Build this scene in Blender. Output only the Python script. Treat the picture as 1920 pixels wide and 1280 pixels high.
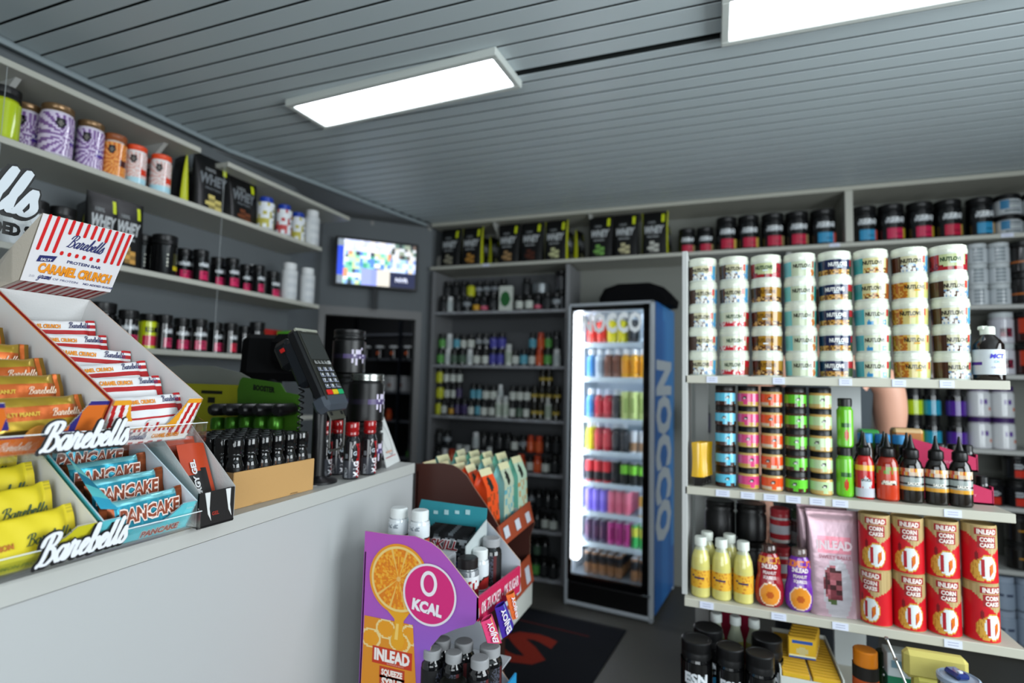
import bpy, math, random
from math import sin, cos, pi, radians, sqrt, atan2, floor
from mathutils import Vector, Matrix
from mathutils.geometry import tessellate_polygon
random.seed(7)
for o in list(bpy.data.objects):
    bpy.data.objects.remove(o)
SC = bpy.context.scene
COL = SC.collection
# ------------------------------------------------------------------ camera
YAW, PIT, ROL, FPX = radians(20.6), radians(4.1), radians(1.33), 1020.0
EYE = Vector((0, 0, 1.5))
FW = Vector((-sin(YAW) * cos(PIT), cos(YAW) * cos(PIT), sin(PIT)))
r0 = Vector((cos(YAW), sin(YAW), 0)); u0 = r0.cross(FW)
RT = r0 * cos(ROL) + u0 * sin(ROL); UP = u0 * cos(ROL) - r0 * sin(ROL)
cd = bpy.data.cameras.new('camera'); cam = bpy.data.objects.new('camera', cd); COL.objects.link(cam)
cd.lens = FPX * 36 / 1920; cd.sensor_width = 36; cd.clip_start = 0.02
m3 = Matrix((RT, UP, -FW)).transposed()
cam.matrix_world = Matrix.Translation(EYE) @ m3.to_4x4()
cd.dof.use_dof = True; cd.dof.focus_distance = 1.12; cd.dof.aperture_fstop = 1.9
SC.camera = cam
# ------------------------------------------------------------------ light
SC.view_settings.view_transform = 'Standard'; SC.view_settings.look = 'None'
SC.view_settings.gamma = 1; SC.view_settings.use_curve_mapping = False
SC.view_settings.exposure = 0.14
w = bpy.data.worlds.new('world'); SC.world = w; w.use_nodes = True
w.node_tree.nodes['Background'].inputs[0].default_value = (0.55, 0.65, 0.75, 1)
w.node_tree.nodes['Background'].inputs[1].default_value = 0.03
def area(name, loc, rot, sx, sy, power, color):
    l = bpy.data.lights.new(name, 'AREA'); l.shape = 'RECTANGLE'; l.size = sx; l.size_y = sy
    l.energy = power; l.color = color
    o = bpy.data.objects.new(name, l); COL.objects.link(o); o.location = loc; o.rotation_euler = rot
    return o
# daylight through the shop window behind the camera
area('window_daylight', (0.75, -1.86, 1.55), (radians(90), 0, 0), 2.6, 1.7, 76, (0.88, 0.96, 1.0))
# daylight through the side window on the right, beside the camera
area('side_window_daylight', (2.54, .75, 1.72), (radians(90), 0, radians(90)), 2.3, 1.6, 120, (0.88, 0.96, 1.0))
# added unseen fill light that brightens the back room beyond the doorway
area('back_room_fill', (-3.5, 5.1, 2.78), (0, 0, 0), 1.0, .3, 9, (0.92, 0.97, 1.0))
LAMP = 9.0
# ------------------------------------------------------------------ helpers
def ray(px, py): return FW + RT * ((px - 960) / FPX) + UP * ((640 - py) / FPX)
def at(px, py, X=None, Y=None, Z=None):
    d = ray(px, py)
    if X is not None: return EYE + d * ((X - EYE.x) / d.x)
    if Y is not None: return EYE + d * ((Y - EYE.y) / d.y)
    return EYE + d * ((Z - EYE.z) / d.z)
def lin(c):
    if isinstance(c, str):
        c = c.lstrip('#'); c = tuple(int(c[i:i + 2], 16) / 255 for i in (0, 2, 4))
    return tuple((x / 12.92 if x <= .04045 else ((x + .055) / 1.055) ** 2.4) for x in c)
_lc = {}
def L(c):
    if c not in _lc: _lc[c] = lin(c)
    return _lc[c]
MATS = {}
def mkmat(key, rough=.5, metal=0, coat=0, emit=0, trans=0, bump=0, bscale=200, spec=.5, alpha=1):
    m = bpy.data.materials.new(key); m.use_nodes = True; nt = m.node_tree; b = nt.nodes['Principled BSDF']
    a = nt.nodes.new('ShaderNodeAttribute'); a.attribute_name = 'Col'
    nt.links.new(a.outputs['Color'], b.inputs['Base Color'])
    b.inputs['Metallic'].default_value = metal; b.inputs['Roughness'].default_value = rough
    b.inputs['Coat Weight'].default_value = coat; b.inputs['Coat Roughness'].default_value = .08
    b.inputs['Transmission Weight'].default_value = trans; b.inputs['Specular IOR Level'].default_value = spec
    if emit:
        nt.links.new(a.outputs['Color'], b.inputs['Emission Color']); b.inputs['Emission Strength'].default_value = emit
    if alpha < 1: b.inputs['Alpha'].default_value = alpha
    tc = nt.nodes.new('ShaderNodeTexCoord'); n = nt.nodes.new('ShaderNodeTexNoise'); n.inputs['Scale'].default_value = bscale
    nt.links.new(tc.outputs['Object'], n.inputs['Vector'])
    if bump:
        bp = nt.nodes.new('ShaderNodeBump'); bp.inputs['Strength'].default_value = bump; bp.inputs['Distance'].default_value = .002
        nt.links.new(n.outputs['Fac'], bp.inputs['Height']); nt.links.new(bp.outputs['Normal'], b.inputs['Normal'])
    elif not trans:
        mr = nt.nodes.new('ShaderNodeMapRange'); mr.inputs[3].default_value = rough * .85; mr.inputs[4].default_value = min(1, rough * 1.15)
        nt.links.new(n.outputs['Fac'], mr.inputs[0]); nt.links.new(mr.outputs[0], b.inputs['Roughness'])
    MATS[key] = m
mkmat('matte', .75, bump=.15, bscale=120, spec=.3)
mkmat('paper', .6, spec=.35)
mkmat('satin', .36, spec=.35)
mkmat('gloss', .10, coat=.25, spec=.5)
mkmat('foil', .28, metal=.55, bump=.5, bscale=35)
mkmat('metal', .25, metal=1)
mkmat('black', .6, spec=.08)
mkmat('glass', .02, trans=1, alpha=.16)
mkmat('clear', .06, trans=.9)
mkmat('emit', .5, emit=1.0)
mkmat('lamp', .5, emit=LAMP)
mkmat('tube', .5, emit=15.0)
mkmat('floor', .55, bump=.2, bscale=60, spec=.35)
mkmat('wall', .8, bump=.05, bscale=300, spec=.2)
mkmat('slat', .42, bump=.03, bscale=40, spec=.5)
mkmat('lam', .45, bump=.03, bscale=400, spec=.4)
mkmat('card', .85, bump=.25, bscale=250, spec=.2)
mkmat('fabric', .95, bump=.4, bscale=300, spec=.1)
mkmat('skin', .5, bump=.1, bscale=200)

class MB:
    def __init__(s): s.v = []; s.f = []; s.c = []; s.m = []; s.keys = []; s.M = None
    def vert(s, p):
        p = Vector(p)
        if s.M is not None: p = s.M @ p
        s.v.append(tuple(p)); return len(s.v) - 1
    def face(s, idx, col, key='satin'):
        if key not in s.keys: s.keys.append(key)
        s.f.append(tuple(idx)); s.m.append(s.keys.index(key))
        s.c.append([col] * len(idx) if not isinstance(col, list) else col)
    def quad(s, a, b, c, d, col, key='satin'):
        s.face([s.vert(a), s.vert(b), s.vert(c), s.vert(d)], col, key); return s
    def box(s, c, sz, col, key='satin', b=0):
        x, y, z = (q / 2 for q in sz); cx, cy, cz = c
        if b <= 0:
            P = [s.vert((cx + i * x, cy + j * y, cz + k * z)) for i in (-1, 1) for j in (-1, 1) for k in (-1, 1)]
            for q in ((0, 1, 3, 2), (4, 6, 7, 5), (0, 4, 5, 1), (2, 3, 7, 6), (0, 2, 6, 4), (1, 5, 7, 3)): s.face([P[i] for i in q], col, key)
            return s
        b = min(b, x * .9, y * .9, z * .9); V = {}
        for i in (-1, 1):
            for j in (-1, 1):
                for k in (-1, 1):
                    V[i, j, k, 0] = s.vert((cx + i * x, cy + j * (y - b), cz + k * (z - b)))
                    V[i, j, k, 1] = s.vert((cx + i * (x - b), cy + j * y, cz + k * (z - b)))
                    V[i, j, k, 2] = s.vert((cx + i * (x - b), cy + j * (y - b), cz + k * z))
        R4 = ((-1, -1), (1, -1), (1, 1), (-1, 1))
        for i in (-1, 1):
            s.face([V[i, j, k, 0] for j, k in R4], col, key); s.face([V[j, i, k, 1] for j, k in R4], col, key); s.face([V[j, k, i, 2] for j, k in R4], col, key)
            for j in (-1, 1):
                s.face([V[i, j, -1, 0], V[i, j, 1, 0], V[i, j, 1, 1], V[i, j, -1, 1]], col, key)
                s.face([V[i, -1, j, 0], V[i, 1, j, 0], V[i, 1, j, 2], V[i, -1, j, 2]], col, key)
                s.face([V[-1, i, j, 1], V[1, i, j, 1], V[1, i, j, 2], V[-1, i, j, 2]], col, key)
                for k in (-1, 1): s.face([V[i, j, k, 0], V[i, j, k, 1], V[i, j, k, 2]], col, key)
        return s
    def lathe(s, prof, col, key='satin', seg=24, c=(0, 0, 0), close=True, sx=1, sy=1):
        rings = []
        for (r, z) in prof:
            rings.append([s.vert((c[0] + sx * r * cos(2 * pi * i / seg), c[1] + sy * r * sin(2 * pi * i / seg), c[2] + z)) for i in range(seg)])
        for k in range(len(prof) - 1):
            cc = col[k] if isinstance(col, (list, tuple)) and not isinstance(col[0], (int, float)) and not isinstance(col, str) else col
            for i in range(seg):
                j = (i + 1) % seg; s.face([rings[k][i], rings[k][j], rings[k + 1][j], rings[k + 1][i]], cc, key)
        if close:
            c0 = col[0] if isinstance(col, list) else col; c1 = col[-1] if isinstance(col, list) else col
            if prof[0][0] > .0005: s.face(rings[0][::-1], c0, key)
            if prof[-1][0] > .0005: s.face(rings[-1], c1, key)
        return s
    def cylart(s, r, z0, z1, fn, key='satin', nt=48, nz=12, span=1.0, c=(0, 0, 0), sx=1, sy=1):
        g = []
        for k in range(nz + 1):
            z = z0 + (z1 - z0) * k / nz
            rr = r(z) if callable(r) else r
            row = []
            for i in range(nt + 1):
                a = -pi / 2 + (-1 + 2 * i / nt) * span * pi
                row.append(s.vert((c[0] + sx * rr * cos(a), c[1] + sy * rr * sin(a), c[2] + z)))
            g.append(row)
        for k in range(nz):
            for i in range(nt):
                t = (-1 + 2 * (i + .5) / nt) * span; v = (k + .5) / nz
                s.face([g[k][i], g[k][i + 1], g[k + 1][i + 1], g[k + 1][i]], fn(t, v), key)
        return s
    def grid(s, pf, nu, nv, fn, key='satin'):
        g = [[s.vert(pf(i / nu, j / nv)) for i in range(nu + 1)] for j in range(nv + 1)]
        for j in range(nv):
            for i in range(nu):
                col = fn((i + .5) / nu, (j + .5) / nv) if callable(fn) else fn
                if col is None: continue
                s.face([g[j][i], g[j][i + 1], g[j + 1][i + 1], g[j + 1][i]], col, key)
        return s
    def poly(s, pts, col, key='satin', cf=None):
        tr = tessellate_polygon([[Vector(p) for p in pts]]); ids = [s.vert(p) for p in pts]
        for t in tr:
            cc = [cf(pts[i]) for i in t] if cf else col
            s.face([ids[i] for i in t], cc, key)
        return s
    def plate(s, pts, n, t, col, key='satin', side=None, back=None, cf=None):
        n = Vector(n).normalized() * t; p2 = [Vector(p) - n for p in pts]
        s.poly(pts, col, key, cf); s.poly(p2, back or col, key)
        N = len(pts)
        for i in range(N): s.quad(pts[i], pts[(i + 1) % N], p2[(i + 1) % N], p2[i], side or col, key)
        return s
    def tube(s, pts, r, col, key='satin', seg=8):
        pts = [Vector(p) for p in pts]; rings = []
        for i, p in enumerate(pts):
            d = (pts[min(i + 1, len(pts) - 1)] - pts[max(i - 1, 0)]).normalized()
            a = d.cross(Vector((0, 0, 1)) if abs(d.z) < .9 else Vector((1, 0, 0))).normalized(); b = d.cross(a)
            rr = r[i] if isinstance(r, (list, tuple)) else r
            rings.append([s.vert(p + a * rr * cos(2 * pi * k / seg) + b * rr * sin(2 * pi * k / seg)) for k in range(seg)])
        for i in range(len(pts) - 1):
            for k in range(seg): s.face([rings[i][k], rings[i][(k + 1) % seg], rings[i + 1][(k + 1) % seg], rings[i + 1][k]], col, key)
        s.face(rings[0][::-1], col, key); s.face(rings[-1], col, key); return s
    def text(s, txt, h, mp, col, key='satin', bold=0, shear=0, w=None, center=True):
        vs, fs, W = textmesh(txt, bold)
        k = h / .73; kx = (w / W) if w else k
        x0 = -W / 2 if center else 0
        ids = [s.vert(mp((x + x0) * kx + shear * y * k, y * k)) for x, y in vs]
        for f in fs: s.face([ids[i] for i in f], col, key)
        return s
    def mesh(s, name, sharp=35):
        me = bpy.data.meshes.new(name); me.from_pydata(s.v, [], s.f); me.update()
        for k in s.keys: me.materials.append(MATS[k])
        me.polygons.foreach_set('material_index', s.m); me.polygons.foreach_set('use_smooth', [True] * len(s.f))
        at_ = me.color_attributes.new('Col', 'FLOAT_COLOR', 'CORNER'); buf = []
        for cl in s.c:
            for c in cl:
                q = L(c); buf += [q[0], q[1], q[2], 1.0]
        at_.data.foreach_set('color', buf)
        me.set_sharp_from_angle(angle=radians(sharp)); return me
    def obj(s, name, parent=None, sharp=35):
        o = bpy.data.objects.new(name, s.mesh(name, sharp)); COL.objects.link(o)
        if parent is not None: o.parent = parent
        return o
_tc = {}
def textmesh(txt, bold=0):
    k = (txt, bold)
    if k in _tc: return _tc[k]
    cu = bpy.data.curves.new('t', 'FONT'); cu.body = txt; cu.size = 1; cu.resolution_u = 2; cu.offset = bold
    o = bpy.data.objects.new('t', cu); COL.objects.link(o)
    dg = bpy.context.evaluated_depsgraph_get(); me = o.evaluated_get(dg).to_mesh()
    vs = [(v.co.x, v.co.y) for v in me.vertices]; fs = [tuple(p.vertices) for p in me.polygons]
    o.evaluated_get(dg).to_mesh_clear(); bpy.data.objects.remove(o); bpy.data.curves.remove(cu)
    x0 = min(v[0] for v in vs); x1 = max(v[0] for v in vs); vs = [(x - x0, y) for x, y in vs]
    _tc[k] = (vs, fs, x1 - x0); return _tc[k]
def flat(o, ux, uz, off=0):
    o = Vector(o); ux = Vector(ux).normalized(); uz = Vector(uz).normalized(); n = ux.cross(uz) * off
    return lambda x, z: o + ux * x + uz * z + n
def wrap(r, z, t=0, off=.0007, sx=1, sy=1):
    return lambda x, y: Vector((sx * (r + off) * cos(-pi / 2 + t * pi + x / r), sy * (r + off) * sin(-pi / 2 + t * pi + x / r), z + y))
# cursive lettering
GL = {'B': ([[(.75, 1.95), (.6, 1.2), (.4, .3), (.1, 0)], [(.05, 1.45), (.2, 1.9), (.8, 2.15), (1.35, 1.95), (1.15, 1.35), (.55, 1.1), (1.1, 1.0), (1.3, .45), (.8, -.02), (.2, .1)]], 1.45),
      'a': ([[(.85, .9), (.5, 1.02), (.12, .55), (.3, .02), (.65, .2), (.95, .95)], [(.95, .95), (.85, .2), (1.0, .0), (1.3, .3)]], 1.2),
      'r': ([[(0, .2), (.22, 1.0), (.16, 1.2), (.5, .98), (.72, 1.02), (.6, .6), (.55, .15), (.7, 0), (.95, .25)]], .92),
      'e': ([[(0, .2), (.5, .5), (.75, .85), (.5, 1.05), (.2, .6), (.35, .05), (.75, .05), (1.0, .35)]], .9),
      'b': ([[(0, .2), (.5, 1.2), (.52, 2.0), (.40, 1.7), (.24, .8), (.26, .1), (.58, -.02), (.88, .45), (.76, .92), (.98, .78)]], .95),
      'l': ([[(0, .25), (.34, 1.0), (.54, 2.0), (.42, 1.7), (.24, .8), (.26, .1), (.46, 0), (.72, .25)]], .66),
      's': ([[(0, .2), (.4, 1.15), (.5, .75), (.65, .3), (.35, -.05), (.0, .1)]], .7),
      'n': ([[(0, .9), (.2, 1.0), (.15, 0), (.2, .6), (.6, 1.02), (.75, .8), (.7, .1), (1.0, .2)]], .95),
      'g': ([[(.85, .9), (.5, 1.02), (.12, .55), (.3, .02), (.8, .6), (.8, -.6), (.4, -.9), (.2, -.6), (1.1, .2)]], 1.05),
      'm': ([[(0, .9), (.2, 1.0), (.15, 0), (.2, .6), (.5, 1.02), (.6, .8), (.55, 0), (.6, .6), (.95, 1.02), (1.05, .8), (1.0, .1), (1.3, .2)]], 1.25)}
def script(mb, txt, h, mp, col, key='satin', wt=.17, slant=.25, width=None, fat=0):
    k = h / 2.0; x = 0; strokes = []
    for ch in txt:
        st, adv = GL[ch]; strokes += [[(px + x, py) for px, py in q] for q in st]; x += adv
    kx = width / (x + .4) if width else k
    o0 = mp(0, 0); nn_ = (mp(1, 0) - o0).cross(mp(0, 1) - o0).normalized(); cnt = [0]
    for q in strokes:
        P = [q[0]] + q + [q[-1]]; pts = []
        for i in range(1, len(P) - 2):
            for j in range(5):
                t = j / 5
                pts.append(tuple(.5 * ((2 * P[i][d]) + (-P[i - 1][d] + P[i + 1][d]) * t + (2 * P[i - 1][d] - 5 * P[i][d] + 4 * P[i + 1][d] - P[i + 2][d]) * t * t + (-P[i - 1][d] + 3 * P[i][d] - 3 * P[i + 1][d] + P[i + 2][d]) * t ** 3) for d in (0, 1)))
        pts.append(q[-1]); row = []
        for i, p in enumerate(pts):
            a = pts[max(i - 1, 0)]; b = pts[min(i + 1, len(pts) - 1)]; dx, dy = b[0] - a[0], b[1] - a[1]; l = sqrt(dx * dx + dy * dy) or 1
            ww = wt * (.45 + .75 * max(0, abs(dy) / l)) / 2 + fat; nx, ny = -dy / l * ww, dx / l * ww
            cnt[0] += 1; f = lambda X, Y: mp((X - x / 2) * kx + slant * Y * k, Y * k) + nn_ * cnt[0] * 2.6e-6
            row.append((mb.vert(f(p[0] + nx, p[1] + ny)), mb.vert(f(p[0] - nx, p[1] - ny))))
            if i in (0, len(pts) - 1):
                cnt[0] += 1
                ids = [mb.vert(f(p[0] + ww * cos(t * pi / 4), p[1] + ww * sin(t * pi / 4))) for t in range(8)]; mb.face(ids, col, key)
        for i in range(len(row) - 1): mb.face([row[i][0], row[i][1], row[i + 1][1], row[i + 1][0]], col, key)
# things
def tag(o, label=None, cat=None, group=None, kind=None):
    if label:
        for a, b in ((' from the left', ' from left'), (' of the ', ' of '), (' on the ', ' on '), (' in the ', ' in '), (' from the ', ' from ')):
            if len(label.split()) > 16: label = label.replace(a, b)
        o['label'] = label
    if cat: o['category'] = cat
    if group: o['group'] = group
    if kind: o['kind'] = kind
    return o
def thing(name, label, cat, loc=(0, 0, 0), rz=0, group=None, M=None):
    o = bpy.data.objects.new(name, None); COL.objects.link(o); o.empty_display_size = .05
    o.matrix_world = M if M is not None else Matrix.Translation(Vector(loc)) @ Matrix.Rotation(rz, 4, 'Z')
    return tag(o, label, cat, group)
ROUND = []
class Proto:                       # a kind of thing: list of (part name, builder, [sub-parts])
    def __init__(s, name, parts): s.name = name; s.parts = [(n, b.mesh(n), [(sn, sb.mesh(sn)) for sn, sb in sub]) for n, b, sub in parts]
    def put(s, label, cat, loc=(0, 0, 0), rz=0, group=None, M=None, name=None):
        Mx = M if M is not None else Matrix.Translation(Vector(loc)) @ Matrix.Rotation(rz, 4, 'Z')
        r_ = s._put(label, cat, Mx, group, name)
        if any(k in s.name for k in ('jar', 'bottle', 'tub', 'can', 'shaker')) and 'tube' not in s.name and Mx[2][2] > .999:
            vs = [v.co for p in s.parts for v in p[1].vertices]; s.R = getattr(s, 'R', None) or (max(v.x for v in vs), min(v.z for v in vs), max(v.z for v in vs)); ROUND.append((r_, s.R))
        return r_
    def _put(s, label, cat, Mx, group, name):
        if len(s.parts) == 1 and not s.parts[0][2]:
            o = bpy.data.objects.new(name or s.name, s.parts[0][1]); COL.objects.link(o); o.matrix_world = Mx
            return tag(o, label, cat, group)
        r = thing(name or s.name, label, cat, group=group, M=Mx)
        for n, me, sub in s.parts:
            c = bpy.data.objects.new(n, me); COL.objects.link(c); c.parent = r
            for sn, sm in sub:
                d = bpy.data.objects.new(sn, sm); COL.objects.link(d); d.parent = c
        return r
def P(name, *parts): return Proto(name, [(p[0], p[1], p[2] if len(p) > 2 else []) for p in parts])
ORD = ['first', 'second', 'third', 'fourth', 'fifth', 'sixth', 'seventh', 'eighth', 'ninth', 'tenth', 'eleventh', 'twelfth', 'thirteenth', 'fourteenth', 'fifteenth', 'sixteenth', 'seventeenth', 'eighteenth', 'nineteenth', 'twentieth', 'twenty-first', 'twenty-second', 'twenty-third', 'twenty-fourth', 'twenty-fifth']
def structure(name, mb, sharp=35): return tag(mb.obj(name, None, sharp), kind='structure')
def hsh(*a): return (sin(sum(x * k for x, k in zip(a, (12.9898, 78.233, 37.719)))) * 43758.5453) % 1
# ================================================================== setting
WC = '#696e71'; SH = '#aeaea4'; SHD = '#8b8c8b'
mb = MB(); mb.box((0, 1.3, -.03), (6.2, 8.0, .06), '#474540', 'floor'); structure('floor', mb)
# slatted ceiling: boards run along X
ce = MB(); pitch = .0925; y = 2.103 - 38 * pitch
ce.box((-.1, 1.2, 2.875), (6.2, 8.0, .03), '#0c0d0d', 'matte')
k = 0
while y < 4.36:
    ya, yb = y, y + pitch - .011; x0 = -2.72; x1 = 2.62; gap = abs(y - 2.103) < .01
    if y > 2.3: x0 = -2.72 + (y - 2.3) * .27
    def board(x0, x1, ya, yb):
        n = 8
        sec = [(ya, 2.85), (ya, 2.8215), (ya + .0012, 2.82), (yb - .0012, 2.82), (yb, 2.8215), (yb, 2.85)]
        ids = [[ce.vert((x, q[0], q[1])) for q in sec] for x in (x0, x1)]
        for i in range(5): ce.face([ids[0][i], ids[1][i], ids[1][i + 1], ids[0][i + 1]], '#b9c4c7' if 0 < i < 4 else '#202424', 'slat')  # board sides coloured dark to put shade into the gaps
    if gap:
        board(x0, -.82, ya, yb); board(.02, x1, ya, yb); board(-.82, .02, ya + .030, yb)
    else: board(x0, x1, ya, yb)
    y += pitch
structure('ceiling', ce)
# plain corner soffit beside the slats
so = MB(); so.plate([(-3.1, 2.25, 2.812), (-2.72, 2.25, 2.812), (-2.28, 4.02, 2.812), (-3.1, 4.2, 2.812)], (0, 0, -1), -.02, '#7c7f80', 'wall'); structure('trim_1', so)
def wallseg(mb, a, b, z0, z1, t, col, key='wall'):
    a = Vector((a[0], a[1], 0)); b = Vector((b[0], b[1], 0)); n = Vector(((b - a).y, -(b - a).x, 0)).normalized() * t
    P8 = [mb.vert(p + Vector((0, 0, z))) for z in (z0, z1) for p in (a, b, b - n, a - n)]
    for q in ((0, 1, 5, 4), (1, 2, 6, 5), (2, 3, 7, 6), (3, 0, 4, 7), (4, 5, 6, 7), (3, 2, 1, 0)): mb.face([P8[i] for i in q], col, key)
mb = MB(); wallseg(mb, (-2.72, -2.0), (-2.72, 2.9), 0, 2.86, .1, WC); wallseg(mb, (-2.72, 2.9), (-2.945, 3.47), 0, 2.86, .1, WC); structure('wall_left', mb)
mb = MB(); wallseg(mb, (-2.284, 4.36), (2.75, 4.36), 0, 2.86, .1, '#7c7e78'); wallseg(mb, (-2.284, 4.064), (-2.284, 4.36), 0, 2.86, .06, WC); structure('wall_back', mb)
A_ = Vector((-2.945, 3.47, 0)); B_ = Vector((-2.284, 4.064, 0)); DD = (B_ - A_).normalized(); DN = Vector((DD.y, -DD.x, 0))
mb = MB(); wallseg(mb, A_, B_, 2.06, 2.86, .09, WC)
q = B_ - DD * .07; wallseg(mb, q, B_, 0, 2.06, .09, WC); structure('wall_corner', mb)
mb = MB()    # door frame under the screen
for a, b, z0, z1 in ((A_ + DD * .0, A_ + DD * .05, 0, 2.06), (B_ - DD * .12, B_ - DD * .07, 0, 2.06), (A_ + DD * .05, B_ - DD * .12, 1.99, 2.06)): wallseg(mb, a + DN * .015, b + DN * .015, z0, z1, .12, '#6c6c6c', 'lam')
structure('door_1', mb)
mb = MB()    # right wall with the side window opening beside the camera
for a, b, z0, z1 in (((2.62, 4.4), (2.62, 1.92), 0, 2.86), ((2.62, 1.92), (2.62, -.42), 0, .90), ((2.62, 1.92), (2.62, -.42), 2.54, 2.86), ((2.62, -.42), (2.62, -2.0), 0, 2.86)): wallseg(mb, a, b, z0, z1, .1, '#5c5f61')
structure('wall_right', mb)
mb = MB()    # shop front behind the camera with its window opening
for a, b, z0, z1 in (((2.7, -1.95), (-2.8, -1.95), 0, .6), ((2.7, -1.95), (-2.8, -1.95), 2.5, 2.86), ((2.7, -1.95), (2.15, -1.95), .6, 2.5), ((-.65, -1.95), (-2.8, -1.95), .6, 2.5)): wallseg(mb, a, b, z0, z1, .1, '#3f4143')
structure('wall_front', mb)
# trims: ceiling edge on the left and board ends
mb = MB()
for a, b in (((-2.655, -1.9, 2.80), (-2.655, 2.3, 2.80)), ((-2.655, 2.3, 2.80), (-2.30, 3.98, 2.80))):
    mb.tube([a, b], .014, '#8f9a9e', 'lam', 6)
structure('trim_2', mb)
# back room seen through the doorway: dark walls
mb = MB()
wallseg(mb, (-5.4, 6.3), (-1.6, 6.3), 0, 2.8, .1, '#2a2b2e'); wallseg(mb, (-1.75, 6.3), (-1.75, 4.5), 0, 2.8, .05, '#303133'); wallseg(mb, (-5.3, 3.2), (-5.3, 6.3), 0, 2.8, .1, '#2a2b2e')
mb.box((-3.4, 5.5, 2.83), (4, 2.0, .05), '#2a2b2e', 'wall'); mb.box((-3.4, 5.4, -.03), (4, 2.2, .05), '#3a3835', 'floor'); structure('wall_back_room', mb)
# ------------------------------------------------------------------ ceiling light panels
def lightpanel(label, c, rz, ln, wd):
    r = thing('ceiling_light_panel', label, 'ceiling light', c, rz, 'light panels in the slatted ceiling')
    m = MB(); t = .028
    for x, y_, sx, sy in ((0, wd / 2 + t / 2, ln + 2 * t, t), (0, -wd / 2 - t / 2, ln + 2 * t, t), (ln / 2 + t / 2, 0, t, wd), (-ln / 2 - t / 2, 0, t, wd)): m.box((x, y_, 0), (sx, sy, .035), '#c4c9c4', 'satin', .003)
    m.obj('frame', r); m = MB(); m.box((0, 0, .004), (ln + .002, wd + .002, .02), '#f2f6ff', 'lamp'); m.obj('diffuser', r)
lightpanel('lit rectangular light panel in the slatted ceiling, the left of two', (-1.36, 2.065, 2.80), radians(-3.3), 1.06, .215)
lightpanel('lit rectangular light panel in the slatted ceiling, the right of two', (.60, 1.99, 2.80), 0, 1.10, .225)
# ------------------------------------------------------------------ left wall shelves (front edge X=-2.40)
def wall_shelf(label, z, y0, y1, brk=()):
    r = thing('wall_shelf', label, 'shelf', (-2.72, (y0 + y1) / 2, z), 0, 'shelves on the left wall')
    m = MB(); m.box((.16, 0, -.0125), (.32, y1 - y0, .025), SH, 'lam', .002); m.obj('shelf_board', r)
    for yb in brk:
        m = MB(); yy = yb - (y0 + y1) / 2
        m.plate([(.005, yy - .01, -.026), (.26, yy - .01, -.026), (.005, yy - .01, -.24)], (0, -1, 0), .02, '#a9aaa6', 'lam'); m.obj('bracket', r)
    return r
wall_shelf('long grey shelf board close under the ceiling along the left wall', 2.62, -1.6, 1.92, (1.19, 1.78))
wall_shelf('short grey shelf board under the ceiling nearest the screen', 2.615, 2.08, 3.1)
wall_shelf('left wall shelf board carrying purple and orange tubs', 2.335, -1.6, 2.83, ())
wall_shelf('left wall shelf board carrying upright protein bags and pink jars', 1.958, -1.6, 2.83, ())
wall_shelf('lowest left wall shelf board with pink and yellow labelled jars', 1.607, -1.6, 2.83, ())
m = MB()
for yy in (1.13, 2.07): m.tube([(-2.41, yy, 1.6), (-2.41, yy, 2.6)], .0012, '#9aa0a0', 'satin', 5)
tag(m.obj('shelf_wire'), 'thin hanging wires tying the left wall shelves together', 'wire')
def price_tags(parent, pts, sz=(.045, .022), off=(0, 0, 0), nrm='x'):
    for i, p in enumerate(pts):
        m = MB(); sx = (.002, sz[0], sz[1]) if nrm == 'x' else (sz[0], .002, sz[1])
        m.box(p, sx, '#cdd2e2', 'paper'); 
        d = (.0011, 0, 0) if nrm == 'x' else (0, -.0011, 0)
        for kk in range(2):
            q = Vector(p) + Vector(d) + Vector((0, 0, .004 - kk * .007)); m.box(q, (.0004, sz[0] * .6, .0016) if nrm == 'x' else (sz[0] * .6, .0004, .0016), '#8b90a8', 'paper')
        m.obj('price_tag', parent)
# ------------------------------------------------------------------ back wall: high shelf along whole wall
r = thing('wall_shelf', 'long high shelf board along the back wall carrying black bags and jars', 'shelf', (0, 4.0, 2.44))
m = MB(); m.box((.17, .18, -.013), (4.86, .36, .026), SH, 'lam', .002); m.obj('shelf_board', r)
for px in (803, 925, 1105):
    x = at(px, 420, Y=4.02).x; m = MB(); m.plate([(x - .01, .02, .35), (x - .01, .34, .35), (x - .01, .34, .10)], (-1, 0, 0), .02, '#a9aaa6', 'lam'); m.obj('bracket', r)
x = at(1592, 380, Y=4.0).x; m = MB(); m.box((x, .18, .175), (.045, .35, .34), SH, 'lam', .002); m.obj('divider', r)
price_tags(r, [(at(px, 480, Y=4.0).x, -.002, -.012) for px in (912, 1565, 1890)], (.06, .024), nrm='y')
r = thing('ceiling_shelf', 'grey shelf board running under the slatted ceiling over the back wall', 'shelf', (0, 4.0, 2.80))
m = MB(); m.box((.17, .18, 0), (4.86, .36, .03), '#a7a79c', 'lam', .002); m.obj('shelf_board', r)
# ------------------------------------------------------------------ left bay of the back wall
BAYZ = (2.055, 1.618, 1.205, .80, .38, .03)
r = thing('shelving_unit', 'tall grey shelving bay of small supplement bottles left of the fridge', 'shelving unit', (-1.62, 4.0, 0))
for sx in (-.60, .56):
    m = MB(); m.box((sx, .18, 1.2), (.03, .36, 2.4), '#77787a', 'lam', .002); m.obj('side_panel', r)
m = MB(); m.box((-.02, .345, 1.2), (1.13, .012, 2.4), '#55575a', 'lam'); m.obj('back_panel', r)
for z in BAYZ:
    m = MB(); m.box((-.02, .17, z - .012), (1.13, .34, .024), '#85868a', 'lam', .002); o = m.obj('shelf', r)
    for i in range(9):
        mm = MB(); mm.box((-.53 + i * .125, -.003, z - .012), (.055, .003, .02), '#8f9296', 'paper'); mm.obj('price_tag', o)
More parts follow.
